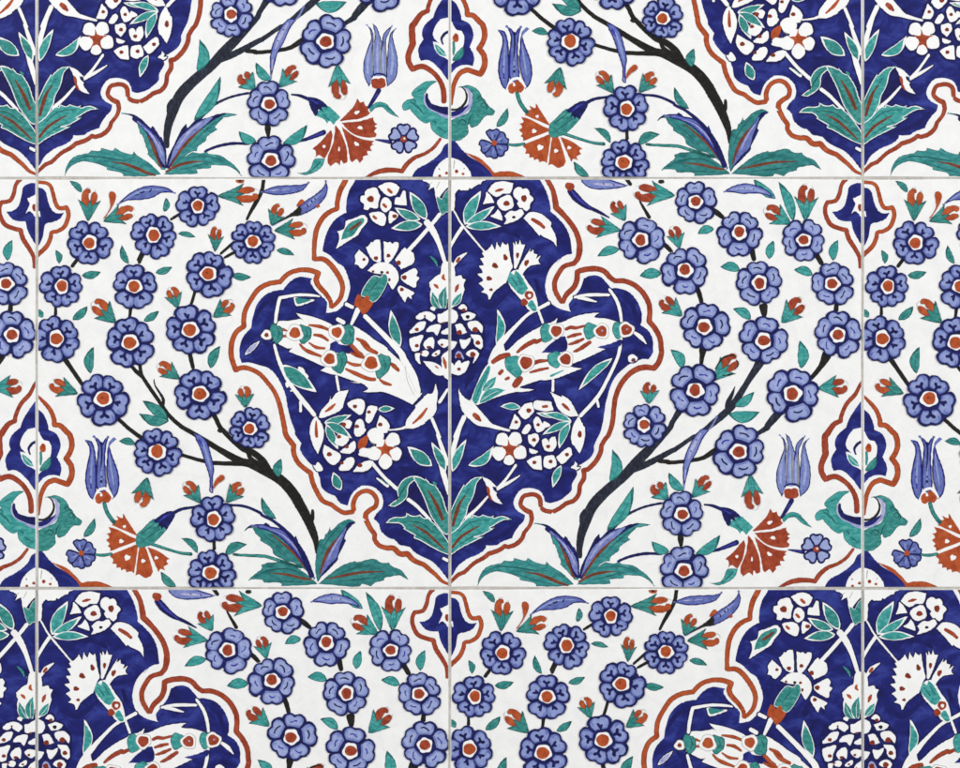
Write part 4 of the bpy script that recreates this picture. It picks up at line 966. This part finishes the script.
W(550, 256); knopb(50, 600, 44, -25, 615, 56, 74); knopb(412, 602, 44, 322, 598, 54, 66, 10); knopb(610, 590, 44, 545, 592, 46, 66)
W(440, 342); knopb(688, 165, 50, 595, 190, 68, 90, -30); 
W(550, 342); knopb(125, 138, 44, 38, 138, 56, 66)
# =================================================================== building the objects
rnd = random.Random(5)
def tx(x, T): return (x - T.ox) * S
def tz(y, T): return -(y - T.oy) * S

def slab_mesh(T):
    """the glazed body: rounded arris, sides that are not quite straight, thin layer of white glaze"""
    bm = bmesh.new(); g_ = 0.95; n = 60
    def ring(ins, y):
        pts = []
        x0, x1, y0, y1 = g_ + ins, TW - g_ - ins, g_ + ins, TH - g_ - ins
        c = [(x0, y0), (x1, y0), (x1, y1), (x0, y1)]
        for k in range(4):
            a, b = c[k], c[(k + 1) % 4]
            for i in range(n):
                t = i / n; u = min(t, 1 - t) * n
                x, y_ = a[0] + (b[0] - a[0]) * t, a[1] + (b[1] - a[1]) * t
                w = 0.34 * math.sin(7.1 * t + k * 2.1 + (1.3 if T.kind == 'A' else 0)) + 0.16 * math.sin(23 * t + k)
                if k % 2 == 0: y_ += w
                else: x += w
                r = 1.0                       # slightly blunt corners
                if u < 1.5:
                    mx, my = TW / 2, TH / 2
                    x += (0.35 if x < mx else -0.35) * (1 - u / 1.5); y_ += (0.35 if y_ < my else -0.35) * (1 - u / 1.5)
                pts.append(bm.verts.new((x * S, y * S, -y_ * S)))
        return pts
    R = [ring(0.5, 13.0), ring(0.0, 11.0), ring(0.0, 0.75), ring(0.14, 0.30), ring(0.42, 0.07), ring(0.8, 0.0)]
    for a, b in zip(R, R[1:]):
        for i in range(len(a)):
            bm.faces.new((a[i], a[(i + 1) % len(a)], b[(i + 1) % len(a)], b[i]))
    bm.faces.new(R[-1]); bm.faces.new(R[0][::-1])
    bmesh.ops.recalc_face_normals(bm, faces=bm.faces)
    me = bpy.data.meshes.new('glazed_body'); bm.to_mesh(me); bm.free()
    for p in me.polygons: p.use_smooth = len(p.vertices) == 4
    me.materials.append(M['white'])
    return me

def wind(P, x, y):
    w = 0; n = len(P)
    for i in range(n):
        ax, ay = P[i]; bx, by = P[(i + 1) % n]
        if (ay <= y) != (by <= y):
            s = (bx - ax) * (y - ay) - (x - ax) * (by - ay)
            if ay <= y and s > 0: w += 1
            elif by <= y and s < 0: w -= 1
    return w

def fill_tris(Q):
    """triangles of a brush shape; where its outline crosses itself each spot is still covered once"""
    ox, oy = Q[0]; n = len(Q)
    v, e, f, *_ = delaunay_2d_cdt([Vector((a - ox, b - oy)) for a, b in Q], [], [list(range(n))], 1, 1e-5)
    v = [(a.x + ox, a.y + oy) for a in v]
    f = [t for t in f if len(t) == 3]
    if len(v) != n:
        f = [t for t in f if wind(Q, sum(v[i][0] for i in t) / 3, sum(v[i][1] for i in t) / 3) != 0]
    return v, f

def part_mesh(T, name, polys):
    bm = bmesh.new(); mats = []
    for P, m, z in polys:
        Q = []
        for q in P:
            if not Q or math.hypot(q[0] - Q[-1][0], q[1] - Q[-1][1]) > 0.03: Q.append(q)
        while len(Q) > 3 and math.hypot(Q[0][0] - Q[-1][0], Q[0][1] - Q[-1][1]) < 0.03: Q.pop()
        if len(Q) < 3: continue
        if area(Q) < 0: Q.reverse()
        if m not in mats: mats.append(m)
        y = -(z + 4) * STEP
        vs_, tris = fill_tris(Q)
        bv = [bm.verts.new((tx(a, T), y, tz(b, T))) for a, b in vs_]
        for t in tris:
            f = bm.faces.new([bv[i] for i in t]); f.normal_update()
            if f.normal.y > 0: f.normal_flip()
            f.material_index = mats.index(m)
    lo = 1.5; e = S
    if not bm.faces: bm.free(); return None
    xs = [v.co.x for v in bm.verts]; zs = [v.co.z for v in bm.verts]
    if min(xs) < lo * e or max(xs) > (TW - lo) * e or min(zs) < -(TH - lo) * e or max(zs) > -lo * e:
        for co, no in (((lo * e, 0, 0), (-1, 0, 0)), (((TW - lo) * e, 0, 0), (1, 0, 0)), ((0, 0, -lo * e), (0, 0, 1)), ((0, 0, -(TH - lo) * e), (0, 0, -1))):
            bmesh.ops.bisect_plane(bm, geom=bm.verts[:] + bm.edges[:] + bm.faces[:], dist=1e-9, plane_co=co, plane_no=no, clear_outer=True)
    if not bm.faces: bm.free(); return None
    me = bpy.data.meshes.new(name); bm.to_mesh(me); bm.free()
    for m in mats: me.materials.append(M[m])
    return me

def link(name, data, parent=None):
    o = bpy.data.objects.new(name, data); COL.objects.link(o)
    if parent is not None: o.parent = parent
    return o

SPLIT = {'carnation': 'petal', 'pine_cone': 'scale', 'cluster_flower': 'petal', 'star_flower': 'petal', 'tulip': 'petal', 'rosette': 'petal', 'bud': 'petal'}
def pieces(p):
    """the brush shapes of one motif, gathered into the petals (scales, twigs) they make up"""
    hal = p.halos
    if p.name in ('branch', 'stem') and len(p.starts) > 1:
        s = p.starts + [len(p.polys)]
        out = [(p.name, p.polys[s[i]:s[i + 1]]) for i in range(len(s) - 1)]
        if hal: out[0] = (out[0][0], hal + out[0][1])
        if hal: out = [(n, q) for n, q in spread(out, hal)]
        return out
    if p.name not in SPLIT: return [(p.name, hal + p.polys)]
    G = []
    for poly in p.polys:
        P = poly[0]; c = (sum(q[0] for q in P) / len(P), sum(q[1] for q in P) / len(P)); hit = None
        for k, gq in enumerate(G):
            if any(wind(o[0], *c) for o in gq if not (o[1] == 'navy' and p.name == 'pine_cone')): hit = gq
        if hit is None: G.append([poly])
        else: hit.append(poly)
    out = [(p.name if i == 0 else SPLIT[p.name], q) for i, q in enumerate(G)]
    return spread(out, hal) if hal else out

def spread(out, hal):
    """each dark edge goes with the white shape it runs round"""
    res = [(n, [q for q in qs if q[1] != 'halo']) for n, qs in out]
    for hq in hal:
        best = None
        for n, qs in res:
            for q in qs:
                if q[1] == 'paper' and abs(len(q[0]) - len(hq[0])) == 0 and math.hypot(q[0][0][0] - hq[0][0][0], q[0][0][1] - hq[0][0][1]) < 3: best = qs
        (best if best is not None else res[0][1]).insert(0, hq)
    return res

def build(T):
    root = link('tile', None); root.empty_display_size = 0.02
    link('glazed_body', slab_mesh(T), root)
    made = {}
    for p in T.parts:
        for i, (name, polys) in enumerate(pieces(p)):
            me = part_mesh(T, name, polys)
            if me is None: continue
            par = made.get(id(p.parent), root) if p.parent else root
            if i and name != p.name and par is root and id(p) in made: par = made[id(p)]
            o = link(name, me, par)
            made.setdefault(id(p), o)
    return root

def copy_tree(o, parent=None):
    c = o.copy(); COL.objects.link(c)
    if parent is not None: c.parent = parent
    for ch in list(o.children): copy_tree(ch, c)
    return c

protoA, protoB = build(A), build(B)
LABELS = {
    (0, 0): 'sliver of tile in the upper left corner, green leaf spray on dark blue',
    (0, 1): 'tile cut by the top edge, left of the middle joint, red carnation opening right',
    (0, 2): 'tile cut by the top edge, right of the middle joint, red carnation opening left',
    (0, 3): 'cut tile in the upper right corner, white star flower on dark blue',
    (1, 0): 'narrow sliver of tile at the left edge, between the two left corner tiles',
    (1, 1): 'whole square tile with the left half of the large central blue medallion',
    (1, 2): 'whole square tile with the right half of the large central blue medallion',
    (1, 3): 'narrow cut tile at the right edge, blossoms on white, between two right corner tiles',
    (2, 0): 'sliver of tile in the lower left corner, pine cone fruit on dark blue',
    (2, 1): 'tile cut by the bottom edge, below the left half of the central medallion',
    (2, 2): 'tile cut by the bottom edge, below the right half of the central medallion',
    (2, 3): 'cut tile in the lower right corner, white fringed carnation on dark blue',
}
# the pattern runs A B A B along a course and shifts by one tile in the next course
used = {'A': False, 'B': False}
tr = random.Random(11)
for r in range(3):
    for c in range(4):
        k = 'B' if (r + c) % 2 == 1 else 'A'
        src = protoA if k == 'A' else protoB
        o = src if not used[k] else copy_tree(src)
        used[k] = True
        gx = X0 + (c - 1) * TW; gy = Y0 + (r - 1) * TH
        o.location = ((gx - CX) * S, tr.uniform(-0.00012, 0.00012), -(gy - CY) * S)
        o.rotation_euler = (tr.uniform(-.0006, .0006), 0, tr.uniform(-.0006, .0006))
        o['label'] = LABELS[(r, c)]; o['category'] = 'tile'; o['group'] = 'painted wall tiles'

# mortar bed between and behind the tiles
bm = bmesh.new()
w, h = 1.32, 1.05; nx, nz_ = 260, 200
vs = [[bm.verts.new((-w / 2 + w * i / nx, 0.00026 + 0.00008 * math.sin(i * 1.7 + j * .9) * math.sin(i * .37 - j * 1.3), -h / 2 + h * j / nz_)) for i in range(nx + 1)] for j in range(nz_ + 1)]
for j in range(nz_):
    for i in range(nx):
        bm.faces.new((vs[j][i], vs[j][i + 1], vs[j + 1][i + 1], vs[j + 1][i]))
for f in bm.faces: f.smooth = True
me = bpy.data.meshes.new('grout'); bm.to_mesh(me); bm.free(); me.materials.append(M['grout'])
gr = link('grout', me); gr['kind'] = 'structure'

# =================================================================== camera and light
cam = bpy.data.cameras.new('camera'); cam.lens = 90; cam.sensor_width = 36; cam.clip_end = 50; cam.clip_start = 0.01
co = link('camera', cam); D = 960 * S * cam.lens / 36.0
co.location = (0, -D, 0); co.rotation_euler = (math.radians(90), 0, 0)
sc.camera = co

wd = bpy.data.worlds.new('World'); sc.world = wd; wd.use_nodes = True
wd.node_tree.nodes['Background'].inputs[0].default_value = (1, 1, 1, 1)
wd.node_tree.nodes['Background'].inputs[1].default_value = 0.30
def lamp(name, loc, power, size, col=(1, 1, 1)):
    l = bpy.data.lights.new(name, 'AREA'); l.energy = power; l.size = size; l.color = col
    o = link(name, l); o.location = loc
    o.rotation_euler = (Vector((0, 0, 0)) - Vector(loc)).to_track_quat('-Z', 'Y').to_euler()
    return o
lamp('softbox', (-2.3, -2.3, 1.5), 86, 1.3); lamp('softbox', (2.5, -2.2, 1.1), 70, 1.3)

sc.view_settings.view_transform = 'Standard'; sc.view_settings.look = 'None'
sc.view_settings.exposure = 0; sc.view_settings.gamma = 1
sc.cycles.filter_width = 1.65
sc.cycles.max_bounces = 4
